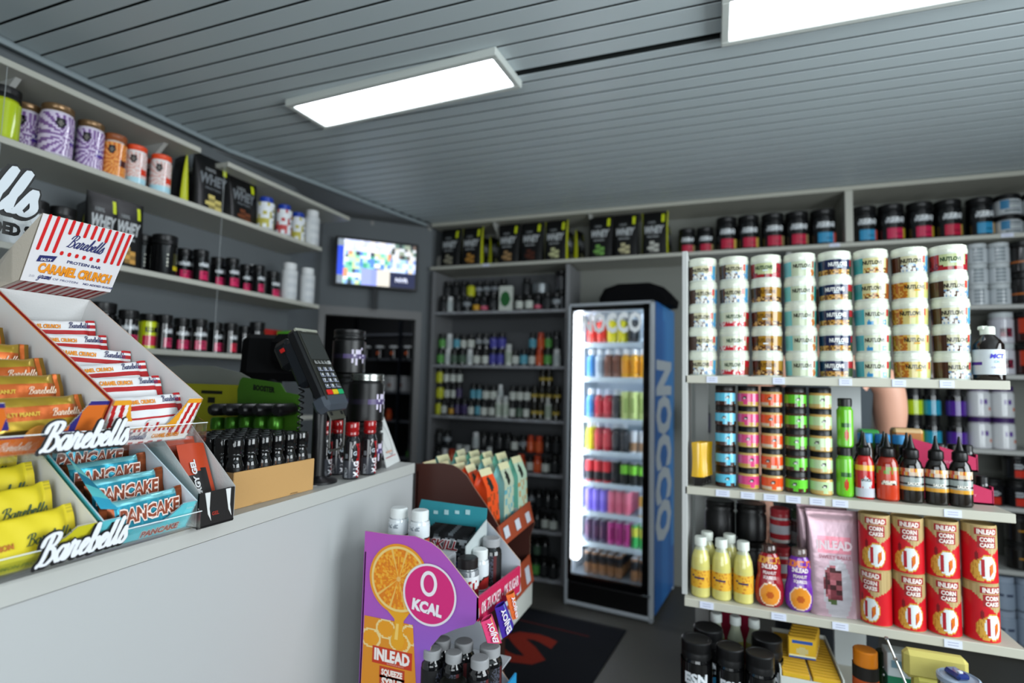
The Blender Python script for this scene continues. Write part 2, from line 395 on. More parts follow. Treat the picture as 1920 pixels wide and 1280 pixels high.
# ------------------------------------------------------------------ back wall shelves behind the right display unit
r = thing('shelving_unit', 'back wall shelving seen behind and right of the near display shelves', 'shelving unit', (1.2, 4.0, 0))
for z in (2.016, 1.60, 1.162, .837, .483, .06):
    m = MB(); m.box((.30, .17, z - .013), (2.1, .34, .026), '#9b9c98', 'lam', .002); m.obj('shelf', r)
for sx in (-.74, 1.36):
    m = MB(); m.box((sx, .18, 1.2), (.03, .36, 2.4), '#8e8f8c', 'lam'); m.obj('side_panel', r)
# ------------------------------------------------------------------ screen on the wall
N_ = (Vector((.669, -.743, 0))).normalized(); TQ = B_ + N_ * .11
def onplane(px, py, q, n):
    d = ray(px, py); return EYE + d * ((Vector(q) - EYE).dot(n) / d.dot(n))
c4 = [onplane(px, py, TQ, N_) for px, py in ((632, 447), (782, 455), (778, 543), (630, 535))]
tc = sum(c4, Vector()) / 4; ux = (c4[1] - c4[0]).normalized(); ux = Vector((ux.x, ux.y, 0)).normalized(); W = (c4[1] - c4[0]).length; H = (c4[0] - c4[3]).length
r = thing('wall_screen', 'wall mounted flat screen showing shop camera pictures above the doorway', 'screen', M=Matrix.Translation(tc) @ Matrix((ux, Vector((0, 0, 1)).cross(ux), Vector((0, 0, 1)))).transposed().to_4x4())
m = MB(); m.box((0, .02, 0), (W + .02, .04, H + .02), '#0a0a0b', 'satin', .004); m.obj('casing', r)
def cctv(u, v):
    if u > .665:
        if v < .33: return '#141a3e'
        if v > .66: return ['#8f9a88', '#2c3038', '#c9c4ba', '#5f7a70', '#d8dce0', '#6b5a50'][int(hsh(floor(u * 26), floor(v * 12)) * 6)]
        return ['#cfe0ff', '#9fb4e8', '#dfe8ff', '#7f9ad0', '#e8d8b8', '#a8d0d8'][int(hsh(floor(u * 24), floor(v * 9)) * 6)]
    if v < .36 and u > .3: return ['#9aa4ea', '#a9b2f2', '#8e9ae0'][int(hsh(floor(u * 7), 3) * 3)] if u < .5 else '#d6d0c4'
    if u < .07: return '#2a4ad0' if .2 < v < .85 else '#7f8a96'
    a = hsh(floor(u * 22), floor(v * 12), 2)
    if v > .75: return ['#e8ecff', '#d0d8f8', '#c4c8e0', '#f0e8e4'][int(a * 4)]
    return ['#7fd0b0', '#b8e8c8', '#5a8ad8', '#e89a70', '#dfe8f8', '#3a4a58', '#8ab8e8', '#cfe0a8', '#4aa890', '#f4f4ff'][int(a * 10)]
MATS['emit'].node_tree.nodes['Principled BSDF'].inputs['Emission Strength'].default_value = 1.0
m = MB(); m.grid(lambda u, v: (-W / 2 * .97 + u * W * .97, -.001, -H / 2 * .95 + v * H * .95), 54, 32, cctv, 'emit')
m.text('NVR', H * .1, flat((W * .315, -.003, -H * .36), (1, 0, 0), (0, 0, 1)), '#e8ecff', 'emit', bold=.02); m.obj('display', r)
m = MB(); m.box((.0, .06, 0), (.12, .06, .12), '#151515', 'matte'); m.obj('wall_mount', r); m = MB(); m.box((.0, .035, -H / 2 - .09), (.035, .025, .17), '#3a3c3e', 'matte'); m.obj('cable_cover', r)
r = thing('security_camera', 'small dark dome camera under the ceiling corner above the screen', 'camera', at(697, 424, Y=3.75) + Vector((0, 0, .0)))
m = MB(); m.lathe([(.03, .05), (.035, .04), (.035, 0)], '#8a8a88', 'satin', 16); m.box((0, 0, .12), (.02, .02, .16), '#8a8a88'); m.obj('housing', r); m = MB(); m.lathe([(.03, 0), (.025, -.02), (.012, -.03), (0, -.032)], '#0c0c0c', 'gloss', 16); m.obj('lens_dome', r)
# rack and goods in the back room
r = thing('storage_rack', 'dark metal storage rack in the back room behind the doorway', 'rack', (-3.55, 5.75, 0))
for x in (-.62, .02, .6):
    m = MB(); m.box((x, -.15, 1.2), (.035, .03, 2.4), '#585d68', 'metal'); m.obj('post', r)
for z in (.55, .98, 1.32, 1.72, 2.02):
    m = MB(); m.box((-.01, .05, z), (1.24, .36, .02), '#4a4d54', 'lam'); m.obj('shelf', r)
# ================================================================== containers
def jar_proto(name, r, h, body, lid, lh=.03, art=None, a0=.08, a1=.92, txt=(), lr=None, key='gloss', lkey='satin', neck=None, nt=40, nz=12, seg=24, ribs=True, lkart='gloss', lidname='lid'):
    lr = lr or r * .97; b = MB(); hb = h - lh; n = neck or r * .86
    b.lathe([(r * .9, 0), (r, .004), (r, hb - .015), (n, hb - .003), (n, hb + .002)], body, key, seg)
    parts = []
    if art is not None:
        lab = MB(); lab.cylart(r + .0006, hb * a0, hb * a1 - .004, art, lkart, nt, nz)
        for (s, hh, x, v, c, bo, sh) in txt:
            lab.text(s, hh, wrap(r + .0009, hb * v, x), c, lkart, bold=bo, shear=sh)
        parts.append(('label', lab))
    l = MB()
    pr = [(lr, hb), (lr, h - .004), (lr - .004, h), (0, h)] if not ribs else [(lr, hb), (lr, hb + lh * .3), (lr * .985, hb + lh * .34), (lr * .985, hb + lh * .45), (lr, hb + lh * .5), (lr, h - .003), (lr - .003, h), (lr * .8, h), (lr * .78, h - .001), (0, h - .001)]
    l.lathe(pr, lid, lkey, seg)
    return P(name, ('jar_body', b), *parts, (lidname, l))
def solid(c): return lambda t, v: c
def bottle_proto(name, r, h, body, cap, capr=.5, caph=.22, art=None, a0=.1, a1=.62, txt=(), key='gloss', seg=18, nt=24, nz=6, lk='paper', sx=1, sy=1, shoulder=.68, ckey='satin', capname='cap'):
    b = MB(); s = h * (1 - caph)
    b.lathe([(r * .88, 0), (r, .004), (r, h * shoulder), (r * .93, h * (shoulder + .04)), (r * capr * 1.02, s - .004), (r * capr * .95, s + .004)], body, key, seg, sx=sx, sy=sy)
    parts = []
    if art is not None:
        lab = MB(); lab.cylart(r + .0006, h * a0, h * a1, art, lk, nt, nz, sx=sx, sy=sy)
        for (st, hh, x, v, c, bo, sh) in txt: lab.text(st, hh, wrap(r + .0008, h * v, x, sx=sx, sy=sy), c, lk, bold=bo, shear=sh)
        parts.append(('label', lab))
    cp = MB(); cr = r * capr * 1.12; cp.lathe([(cr, s), (cr, h - .003), (cr - .003, h), (0, h)], cap, ckey, seg)
    return P(name, ('bottle_body', b), *parts, (capname, cp))
def bag_proto(name, W, H, D, fn, side, txt=(), key='satin', extra=None, closed=.05, back=None, res=(40, 16)):
    b = MB(); npm, nv = res
    def pf(u, v):
        a = 2 * pi * u - pi / 2; e = .55
        dd = D / 2 * (max(0, 1 - v / (1 - closed)) ** .55 if v < 1 - closed else 0) + .0022
        ww = W / 2 * (1 - .04 * sin(v * pi)); ca, sa = cos(a), sin(a)
        x = ww * (abs(ca) ** e) * (1 if ca > 0 else -1); y = dd * (abs(sa) ** e) * (1 if sa > 0 else -1)
        return (x, y, v * H)
    def cf(u, v):
        a = 2 * pi * u - pi / 2; x = (abs(cos(a)) ** .55) * (1 if cos(a) > 0 else -1)
        if abs(x) > .93: return side
        if sin(a) < 0: return fn(x, v)
        return back or fn(x, v)
    b.grid(pf, npm, nv, cf, key)
    ft = MB()
    def mp(x0, z0):
        def f(x, y):
            z = z0 + y; v = z / H; dd = D / 2 * (max(0, 1 - v / (1 - closed)) ** .55) + .0022; X = x0 + x
            sa = max(0, 1 - (abs(X) / (W / 2)) ** (2 / .55)) ** .275
            return Vector((X, -dd * sa - .0012, z))
        return f
    for (s, hh, x, z, c, bo, sh, ww) in txt: b.text(s, hh, mp(x, z), c, 'paper', bold=bo, shear=sh, w=ww)
    if extra: extra(b, mp)
    bb = MB(); bb.lathe([(.3, 0), (.5, .004), (.5, .008)], side, key, 20, sx=W * .9, sy=D * .9)
    return P(name, ('pouch', b), ('bottom_gusset', bb))
BK = '#0d0d0e'; WH = '#e9ebe6'
# sunburst tubs
def sun(c1, c2, band, dark='#1d1a22', base=None):
    def f(t, v):
        x = t * 3.0; y = (v - .45) * 2.0
        for ex in (-.75, .9):
            d = sqrt((x - ex) ** 2 + ((v - .78) * 2.2) ** 2)
            if d < (.30 if ex < 0 else .16): return '#6a6660' if d < (.13 if ex < 0 else .05) else dark
        if abs(x - .35) < .42 and .30 < v < .52: return band
        if abs(x - .35) < .42 and .24 < v < .27: return dark
        if base and v < .2: return base
        return c1 if int((atan2(y, x + .2) + 7) * 7) % 2 else c2
    return f
pur = jar_proto('supplement_tub', .054, .205, '#cfc8d8', '#7d6142', .03, sun('#d0c2dc', '#7c5a94', '#4a2a8e'), .04, .96, lkey='foil', nt=72, nz=20, neck=.051, txt=[('RAW', .016, .12, .38, '#e8e0f0', .02, 0)])
ora = jar_proto('supplement_tub', .049, .19, '#d9ccc0', '#8a4a26', .03, sun('#e8a050', '#cc6a28', '#4a1d18'), .04, .96, lkey='satin', nt=72, nz=20, neck=.040)
whi = jar_proto('supplement_tub', .043, .185, '#dfe0e0', '#dd4a22', .026, sun('#dcd4d2', '#d4aaa2', '#d23a20', base='#a8d0dc'), .04, .96, nt=72, nz=20, neck=.040)
# black jars with silver band and coloured panel
def band(c, side='#b59a6a', w=.30, so=.0):
    def f(t, v):
        if .60 < v < .84 and abs(t) < .24: return '#aab0b4' if hsh(floor(t * 40), floor(v * 30)) > .42 else '#3a3d40'
        if .04 < v < .46 and abs(t) < w * 1.0: return c if hsh(floor(v * 12), floor(t * 6)) > .12 else tuple(x * .75 for x in _rgb(c))
        if .04 < v < .46 and w <= t < w + .14: return side
        return BK
    return f
def _rgb(c): c = c.lstrip('#'); return tuple(int(c[i:i + 2], 16) / 255 for i in (0, 2, 4))
def bj(c, side='#b59a6a', r=.043, h=.165, w=.26): return jar_proto('supplement_jar', r, h, BK, BK, .035, band(c, side, w), .03, .97, nt=60, nz=16, txt=[('ESSENTIAL', .013, 0, .62, '#e8ecee', .02, 0), ('BCAA', .011, 0, .30, '#3a0a1a', .02, 0)])
pink = bj('#c02a58'); red = bj('#c4203c'); blu = bj('#2f8fb8', '#c84a3a')
yel = jar_proto('supplement_jar', .052, .165, '#c7d01e', BK, .035, lambda t, v: ('#151515' if .62 < v < .82 and abs(t) < .2 else '#cf2a4a' if .12 < v < .5 and abs(t) < .3 else '#c9d41c'), .0, 1, nt=50, nz=16, txt=[('EST', .02, 0, .66, '#c9d41c', .03, 0)])
blk = jar_proto('supplement_jar', .055, .19, BK, BK, .045, lambda t, v: ('#d8d8c8' if abs(t + .12) < .03 and .25 < v < .75 and int(v * 26) % 2 else '#c8b41c' if abs(t - .15) < .1 and .15 < v < .3 else '#3a3a20' if abs(t - .15) < .1 and .3 < v < .75 else BK), .03, .97, nt=60, nz=20)
def tubx(r, h, body, lid, art=None, **k): return jar_proto('supplement_tub', r, h, body, lid, k.pop('lh', .03), art, .08, .95, key=k.pop('key', 'satin'), **k)
whitetub = tubx(.05, .20, '#c9ccca', '#d4d6d4', lambda t, v: ('#5c7a78' if .55 < v < .62 and abs(t) < .15 else '#8a9a90' if abs(t - .1) < .08 and .2 < v < .34 else '#cfd2d0'), nt=40, nz=14)
lime = tubx(.05, .2, '#a9b91c', BK, lambda t, v: ('#20220a' if abs(t) < .02 else '#b0c41e'), lh=.045)
def powder(c): return bottle_proto('supplement_bottle', .046, .19, '#b9bfc4', '#1a3a9a', .72, .16, lambda t, v: (c if hsh(floor(t * 9), floor(v * 6)) > .62 else '#2a6ab8' if (t - .12) ** 2 * 8 + (v - .25) ** 2 < .02 else '#3c4250' if .45 < v < .75 and .0 < t < .14 and int(v * 20) % 2 else '#d5d9dc'), .05, .82, shoulder=.74, nt=40, nz=14)
pwy = powder('#b0a848'); pwr = powder('#b04040')
copper = tubx(.056, .2, '#8a6a5a', BK, lambda t, v: ('#221a18' if abs(t) < .12 and .3 < v < .8 and int(v * 14) % 2 else '#9a7462'), lh=.055)
bigw = tubx(.056, .2, '#c4c9ca', BK, lambda t, v: '#c8cdd0', lh=.055)
# whey bags
def whey(pic, W=.175, H=.325, D=.08, dim=0, side=None):
    def fn(x, v):
        if .52 < x < .72 and .78 < v < .95: return '#c4d01c'
        if abs(x + .08) < .40 and .06 < v < .30 and ((x + .08) / .40) ** 2 + ((v - .16) / .15) ** 2 < 1: return pic if hsh(floor(x * 12), floor(v * 22)) > .3 else tuple(q * .7 for q in _rgb(pic))
        return '#0c0c0d'
    wc = '#aeb2b4' if not dim else '#6b7074'
    return bag_proto('protein_bag', W, H, D, fn, side or '#101011', txt=[('WHEY', .056, -.01, H * .50, wc, .045, .15, W * .74), ('PROTEIN', .012, -.01, H * .40, wc, .02, 0, W * .42), ('100%', .018, -.02, H * .73, '#8a8e90', .02, 0, W * .28)], key='satin', back='#0c0c0d')
WHB = {n: whey(c, W=.19, side='#b8bd14' if n in ('cookie', 'lemon', 'coco') else None) for n, c in (('banana', '#c4b468'), ('cookie', '#a97a34'), ('caramel', '#b5602a'), ('vanilla', '#8a8674'), ('hazel', '#9a7a52'), ('choc', '#4a2418'), ('lemon', '#b8b98a'), ('pista', '#6a9a4a'), ('apple', '#b5ae88'), ('coco', '#b4b4ac'))}
WHB['edge'] = whey('#b8b98a', W=.14, H=.27, D=.06, side='#b0b514')
wdk = whey('#c4b46a', W=.22, H=.30, dim=1); wdk2 = whey('#6a3a22', W=.2, H=.256, dim=1)
# ------------------------------------------------------------------ left wall goods (front faces +X)
def lefty(px, py, X): return at(px, py, X=X).y
R90 = radians(90)
def putL(proto, px, z, label, cat, group=None, X=-2.47, rz=0, py=None):
    y = at(px, py or {2.335: 290, 1.958: 500, 1.607: 650}[z], X=X).y
    return proto.put(label, cat, (X, y, z + .0005), R90 + rz, group)
Z1, Z2, Z3 = 2.335, 1.958, 1.607
g = 'tubs and bags on the top left shelf'
putL(lime, 4, Z1, 'lime green tub with black lid at the left picture edge, top left shelf', 'tub', g, py=230)
putL(pur, 48, Z1, 'purple tub standing back between the lime tub and large purple tub', 'tub', g, X=-2.56, py=240)
putL(pur, 104, Z1, 'large purple sunburst tub, left of the two front purple ones on top left shelf', 'tub', g, X=-2.45, rz=.5, py=270)
putL(pur, 166, Z1, 'purple sunburst tub directly left of the orange tub on the top left shelf', 'tub', g, py=300)
putL(ora, 212, Z1, 'orange sunburst tub between purple and white tubs on the top left shelf', 'tub', g, X=-2.46, py=320)
putL(whi, 252, Z1, 'white tub with orange-red lid touching the orange tub, top left shelf', 'tub', g, py=335)
putL(whi, 279, Z1, 'middle of the three white tubs with orange-red lids, top left shelf', 'tub', g, py=350, X=-2.57)
putL(whi, 299, Z1, 'white tub with orange-red lid nearest the black bags, top left shelf', 'tub', g, py=355, X=-2.46)
putL(WHB['edge'], 335, Z1, 'black bag with yellow side turned edge-on, beside the white tubs', 'bag', g, X=-2.56, rz=1.3, py=365)
putL(wdk, 392, Z1, 'large black protein bag with yellow splash, left of a dark pair on top left shelf', 'bag', g, X=-2.50, py=400)
putL(wdk2, 450, Z1, 'black protein bag right of the large one on the top left shelf', 'bag', g, X=-2.50, py=415)
putL(pwy, 496, Z1, 'white powder bottle with blue cap and yellow print beside the black bag', 'bottle', g, X=-2.45, py=440)
putL(pwr, 530, Z1, 'white powder bottle with blue cap and red print, top left shelf', 'bottle', g, X=-2.45, py=450)
putL(pwy, 556, Z1, 'white powder bottle with blue cap and yellow print beside the white tub', 'bottle', g, X=-2.48, py=460)
wt2 = bottle_proto('supplement_bottle', .046, .23, '#c2c5c6', '#d2d4d4', .75, .17, lambda t, v: '#b9bdc0' if int(v * 18) % 2 and abs(t) < .3 else '#c6c9ca', .1, .8, shoulder=.76)
putL(wt2, 583, Z1, 'plain white tall bottle at the far end of the top left shelf', 'bottle', g, X=-2.45, py=465)
g = 'goods on the middle left shelf'
putL(bigw, 22, Z2, 'white tub with tall black lid at left picture edge, middle left shelf', 'tub', g, py=420, X=-2.5)
putL(bigw, 62, Z2, 'white tub with tall black lid behind the clear sign letters, middle left shelf', 'tub', g, py=440, X=-2.5)
putL(copper, 112, Z2, 'copper brown tub with tall black lid left of the upright bags', 'tub', g, py=470, X=-2.5)
putL(WHB['edge'], 148, Z2, 'black bag turned edge-on showing its yellow side left of the upright pair', 'bag', g, X=-2.57, rz=1.3, py=470)
wl = whey('#c4944a', W=.135, H=.30, D=.07)
putL(wl, 185, Z2, 'black bag with yellow tab, left of the pair above the striped box', 'bag', g, X=-2.47, py=485)
putL(wl, 233, Z2, 'black bag with yellow tab and banana print, right of the pair above striped box', 'bag', g, X=-2.47, py=492)
putL(blk, 264, Z2, 'plain black jar behind the banana bag on the middle left shelf', 'jar', g, X=-2.57, py=500)
putL(blk, 306, Z2, 'black jar with yellow and white print left of the pink jars', 'jar', g, X=-2.46, py=505)
for i, px in enumerate((343, 374, 406, 433, 459, 482, 509)):
    putL(pink, px, Z2, f'black jar with pink panel, {ORD[i]} from the left on the middle left shelf', 'jar', 'pink labelled jars on the middle left shelf', X=-2.455 if i % 2 else -2.52, py=515 + i * 8, rz=(hsh(i, 1) - .5) * .6)
putL(whitetub, 478, Z2, 'white tub standing back behind the pink jars', 'tub', g, X=-2.62, py=530)
putL(wt2, 541, Z2, 'white tub with small green print, left of the pair ending the middle left shelf', 'bottle', g, X=-2.46, py=560)
putL(wt2, 574, Z2, 'white tub with red print at the far end of the middle left shelf', 'bottle', g, X=-2.46, py=570)
seq = [(188, blk), (237, pink), (275, yel), (306, pink), (338, pink), (371, pink), (402, pink), (430, red), (456, blu), (480, blk)]
for i, (px, pr) in enumerate(seq):
    d = {id(blk): 'black jar', id(pink): 'black jar with pink panel', id(yel): 'bright yellow and red sleeved jar', id(blu): 'black jar with blue panel', id(red): 'black jar with red panel'}[id(pr)]
    putL(pr, px, Z3, f'{d}, {ORD[i]} from the left on the lowest left shelf', 'jar', 'jars on the lowest left shelf', X=-2.455 if i % 2 else -2.51, rz=(hsh(i, 5) - .5) * .7, py=652)
def cbox(name, sx, sy, sz, col, fn=None, key='paper', parts=()):
    b = MB(); b.box((0, 0, sz / 2), (sx, sy, sz), col, key, .0015)
    if fn: b.grid(lambda u, v: (-sx / 2 + u * sx, -sy / 2 - .0008, v * sz), 20, 12, fn, key)
    return b
b = cbox("x", .16, .1, .17, '#a8201c', lambda u, v: '#d8c0b8' if (.4 < v < .6 or .15 < v < .25) and .2 < u < .8 and hsh(floor(u * 14), floor(v * 8)) > .4 else '#a8201c')
tag(b.obj('product_carton'), 'red carton with pale lettering at the end of the lowest left shelf', 'box'); o = bpy.data.objects['product_carton']; o.matrix_world = Matrix.Translation((-2.60, at(500, 640, X=-2.60).y, Z3)) @ Matrix.Rotation(R90, 4, 'Z')
b = cbox('x', .20, .1, .16, '#4c9a24', lambda u, v: '#c8b830' if v > .85 else '#3a8a7a' if v > .55 and u > .25 else '#5aa82a'); o = tag(b.obj('product_carton'), 'green carton with yellow rim behind the card terminal', 'box'); o.matrix_world = Matrix.Translation((-2.46, at(553, 640, X=-2.46).y, Z3)) @ Matrix.Rotation(R90, 4, 'Z')
# lower left shelf under them, mostly hidden
wall_shelf('bottom left wall shelf board mostly hidden behind the counter displays', 1.25, -1.6, 2.83)
for i in range(7):
    blk.put(f'black lidded jar, {ORD[i]} from the left on the hidden bottom left shelf', 'jar', (-2.5, 1.75 + i * .13, 1.2505), R90, 'jars on the bottom left shelf')
# ------------------------------------------------------------------ back wall top shelf
ZT = 2.4405
g = 'black protein bags on the high back shelf'
for i, (px, kk) in enumerate(((846, 'vanilla'), (886, 'cookie'), (955, 'hazel'), (998, 'choc'), (1043, 'lemon'), (1127, 'pista'), (1174, 'apple'), (1228, 'coco'))):
    p = at(px, 480, Y=4.06); yy = 4.06
    WHB[kk].put(f'black protein bag, {ORD[i]} from the left along the high back shelf', 'bag', (p.x, yy, ZT), -.05, g)
for i, px in enumerate((910, 925, 1066, 1085, 1250)):
    p = at(px, 480, Y=4.2); WHB['edge'].put(f'black bag edge-on with yellow side, {ORD[i]} of those behind the high back shelf bags', 'bag', (p.x, 4.225, ZT), 1.35, 'edge-on bags on the high back shelf')
zj = {c: jar_proto('protein_jar', .060, .185, BK, BK, .045, band(c[0], c[1], .2), .03, .97, nt=60, nz=16, txt=[('ZERO', .026, 0, .64, '#e4e8ea', .02, .2)]) for c in (('#b01e3c', '#8a7a52'), ('#b01e3c', '#b8a04a'), ('#2f86b0', '#b8483a'), ('#2f86b0', '#d09a1c'), ('#b8204a', '#b8a02a'))}
zk = list(zj)
zjb = {c: jar_proto('protein_jar', .078, .245, BK, BK, .05, band(c[0], c[1], .2), .03, .97, nt=60, nz=16, txt=[('ZERO', .032, 0, .64, '#e4e8ea', .02, .2)]) for c in zk}
js = [(1288, 0, 0), (1322, 0, 0), (1362, 1, 1), (1403, 1, 1), (1449, 0, 1), (1494, 0, 1), (1543, 2, 1), (1620, 2, 1), (1671, 4, 1), (1725, 4, 1), (1778, 1, 1), (1838, 3, 1)]
for i, (px, c, big) in enumerate(js):
    p = at(px, 460, Y=4.1); pr = (zjb if big else zj)[zk[c]]
    cn = ['pink', 'red', 'blue', 'blue', 'pink'][c]
    pr.put(f'black protein jar with {cn} panel, {ORD[i]} from the left on the high back shelf', 'jar', (p.x, 4.1, ZT), .12, 'black protein jars on the high back shelf')
gt = tubx(.075, .125, '#a8adb0', BK, lambda t, v: '#3a78a0' if t < -.1 and abs(t) < .3 and v > .3 else '#6c7478' if int(v * 9) % 2 and abs(t) < .2 else '#b4b9bc')
for i, (px, dz) in enumerate(((1893, 0), (1893, .126), (1950, 0), (1950, .126))):
    p = at(px, 440, Y=4.08); gt.put(f'grey-white tub, {["lower", "upper"][i % 2]} of the {["nearer", "edge"][i // 2]} stack at right end of high back shelf', 'tub', (p.x, 4.1, ZT + dz), .1, 'grey tubs on the high back shelf')
sk = MB(); sk.lathe([(.03, 0), (.045, .03), (.05, .08), (.045, .12), (.02, .14), (0, .141)], '#8e8e8a', 'satin', 18)
skp = P('white_shaker', ('cup', sk))
for i, px in enumerate((808, 828)):
    p = at(px, 455, Y=4.2); skp.put(f'pale rounded shaker cup, {["left", "right"][i]} of two by the high shelf end', 'shaker', (p.x, 4.2, ZT), 0, 'pale shakers at the high shelf end')
# ------------------------------------------------------------------ back bay small bottles
def sb(r, h, body, cap, lab, a=(.12, .62), capr=.72): return bottle_proto('supplement_bottle', r, h, body, cap, capr, .24, solid(lab) if lab else None, a[0], a[1], seg=14, nt=14, nz=2)
S = {'bw': sb(.033, .12, '#0c0d0d', '#0b0b0b', '#c3c8c0'), 'bg': sb(.033, .125, '#0f1712', '#0b0b0b', '#48604e'), 'bk': sb(.036, .14, '#0b0b0c', '#0b0b0b', '#202224'),
     'wh': sb(.03, .13, '#b8bcba', '#c8caca', '#a8b0b0'), 'pp': sb(.042, .13, '#2a2a66', '#0a0a0c', '#45449a'), 'or': sb(.034, .13, '#b8401a', '#b03a1a', '#c8562a'), 'gn': sb(.033, .13, '#1d3a1e', '#101410', '#5aa04a'),
     'ye': sb(.04, .125, '#a8a81c', '#0c0c0c', '#bcc01e'), 'go': sb(.03, .13, '#1c1808', '#14120a', '#a8923a', (.3, .5)), 'bl': sb(.032, .13, '#10242a', '#0c0c0c', '#58a0b4'), 'vi': sb(.034, .14, '#17101f', '#0c0c0c', '#3a2c5a'),
     'si': sb(.036, .13, '#1a1c1e', '#0a0a0a', '#8a9094', (.35, .6)), 'wl': sb(.036, .17, '#b4b8b2', '#aeb2b0', '#8f9c8c'), 'pk': sb(.032, .12, '#141416', '#0c0c0c', '#c05068', (.1, .35)), 'yo': sb(.03, .11, '#141416', '#0c0c0c', '#c8951c', (.1, .5))}
SN = {'bw': 'black bottle with white label', 'bg': 'dark bottle with green-grey label', 'bk': 'black bottle', 'wh': 'white bottle', 'pp': 'indigo tub', 'or': 'orange bottle', 'gn': 'green bottle', 'ye': 'yellow jar', 'go': 'black jar with gold band', 'bl': 'dark bottle with blue label', 'vi': 'dark violet bottle', 'si': 'dark jar with silver band', 'wl': 'tall white bottle', 'pk': 'black bottle with pink label', 'yo': 'black bottle with yellow label'}
def row(items, z, Y, desc, x0=-2.19, x1=-1.12, jit=0):
    n = len(items); w = (x1 - x0) / n; seen = 0
    for i, kx in enumerate(items):
        if kx == '-': continue
        seen += 1
        S[kx].put(f'{SN[kx]}, {ORD[seen - 1]} from left, {desc}', 'bottle', (x0 + w * (i + .5) + (hsh(i, z) - .5) * .01, Y + (hsh(i, z, 3) - .5) * .02, z + .0005), (hsh(i, z, 7) - .5), 'supplement bottles in the bay left of the fridge')
row('bk wh bk si yo pk bk - - bw bw pk bk si'.split(), BAYZ[0], 4.05, 'front row, highest bay shelf')
row('bk bk bk bk si si si bk - bk si si bk - -'.split(), BAYZ[0] , 4.15, 'back row, highest bay shelf')
row('bk bk bk ye si si si bk - - bk - - - -'.split(), BAYZ[0] + .14, 4.15, 'upper layer, highest bay shelf')
row('gn wh bg bg wh bw bw pp pp wl bw bl bw or gn wh'.split(), BAYZ[1], 4.05, 'front row, second bay shelf')
row('gn wh bl bw bw si si pp pp - - - bl or gn bk'.split(), BAYZ[1] + .13, 4.07, 'upper layer, second bay shelf')
row('ye bw yo vi vi bw bl bw bw wl wl bw bg bw go go wl go'.split(), BAYZ[2], 4.05, 'front row, third bay shelf')
row('ye bw bw vi - bl bl bw bw wh - bw bw bw go go go go'.split(), BAYZ[2] + .13, 4.07, 'second layer, third bay shelf')
row('ye bw bw bw - - - - - - - - - - - go go -'.split(), BAYZ[2] + .26, 4.07, 'top layer, third bay shelf')
row('bk wh or wl wl bk wh wl bk bw bw or bw or bw bk'.split(), BAYZ[3], 4.05, 'front row, fourth bay shelf')
row('bk si - - - wh bk bk bk bk bw si or or bk bk'.split(), BAYZ[3] + .145, 4.08, 'upper layer, fourth bay shelf')
row('bk bk bg bk bw si bk bw bk bk bw bk bw bk bw bw'.split(), BAYZ[4], 4.05, 'front row, fifth bay shelf')
row('bk si bk bk - - bk si si bk bk bk si bk bk bk'.split(), BAYZ[4] + .145, 4.1, 'upper layer, fifth bay shelf')
row('bk gn bk bg bk gn bk bk ye bk bg gn bk gn bk bk'.split(), BAYZ[5], 4.05, 'front row, bottom bay shelf')
row('- - bk - - gn - - ye - bk gn bk bg bk -'.split(), BAYZ[5] + .14, 4.07, 'upper layer, bottom bay shelf')
m = MB(); m.box((0, 0, .1), (.11, .04, .2), '#b9beb6', 'paper', .002); m.poly([(-.03, -.021, .05), (.0, -.021, .03), (.03, -.021, .05), (.045, -.021, .09), (.03, -.021, .14), (0, -.021, .16), (-.03, -.021, .14), (-.045, -.021, .09)], '#1c5a2a', 'paper')
o = tag(m.obj('product_carton'), 'white carton with dark green leaf mark on the highest bay shelf', 'box'); o.location = (-1.577, 4.04, BAYZ[0])
pot = MB(); pot.lathe([(.06, 0), (.072, .01), (.075, .08), (.06, .1), (.03, .115), (.01, .125), (0, .126)], '#6f7477', 'foil', 20); pp_ = P('supplement_tub', ('tub', pot)); p = at(1010, 540, Y=4.12); pp_.put('wide dark silver tub on the highest bay shelf', 'tub', (p.x, 4.17, BAYZ[0] + .142 + .0))
st = jar_proto('shaker_jar', .05, .16, '#1a1a1c', BK, .03, lambda t, v: '#3a3a3e' if abs(t) < .2 else '#1a1a1c', .1, .9, nt=20, nz=4)
p = at(1083, 500, Y=4.1)
for i in range(2): st.put(f'black glossy shaker jar, {["lower", "upper"][i]} of the stack left above the fridge', 'jar', (-1.2 + .05, 4.15, BAYZ[0] + .161 * i), 0, 'black shaker jar stack above the fridge')
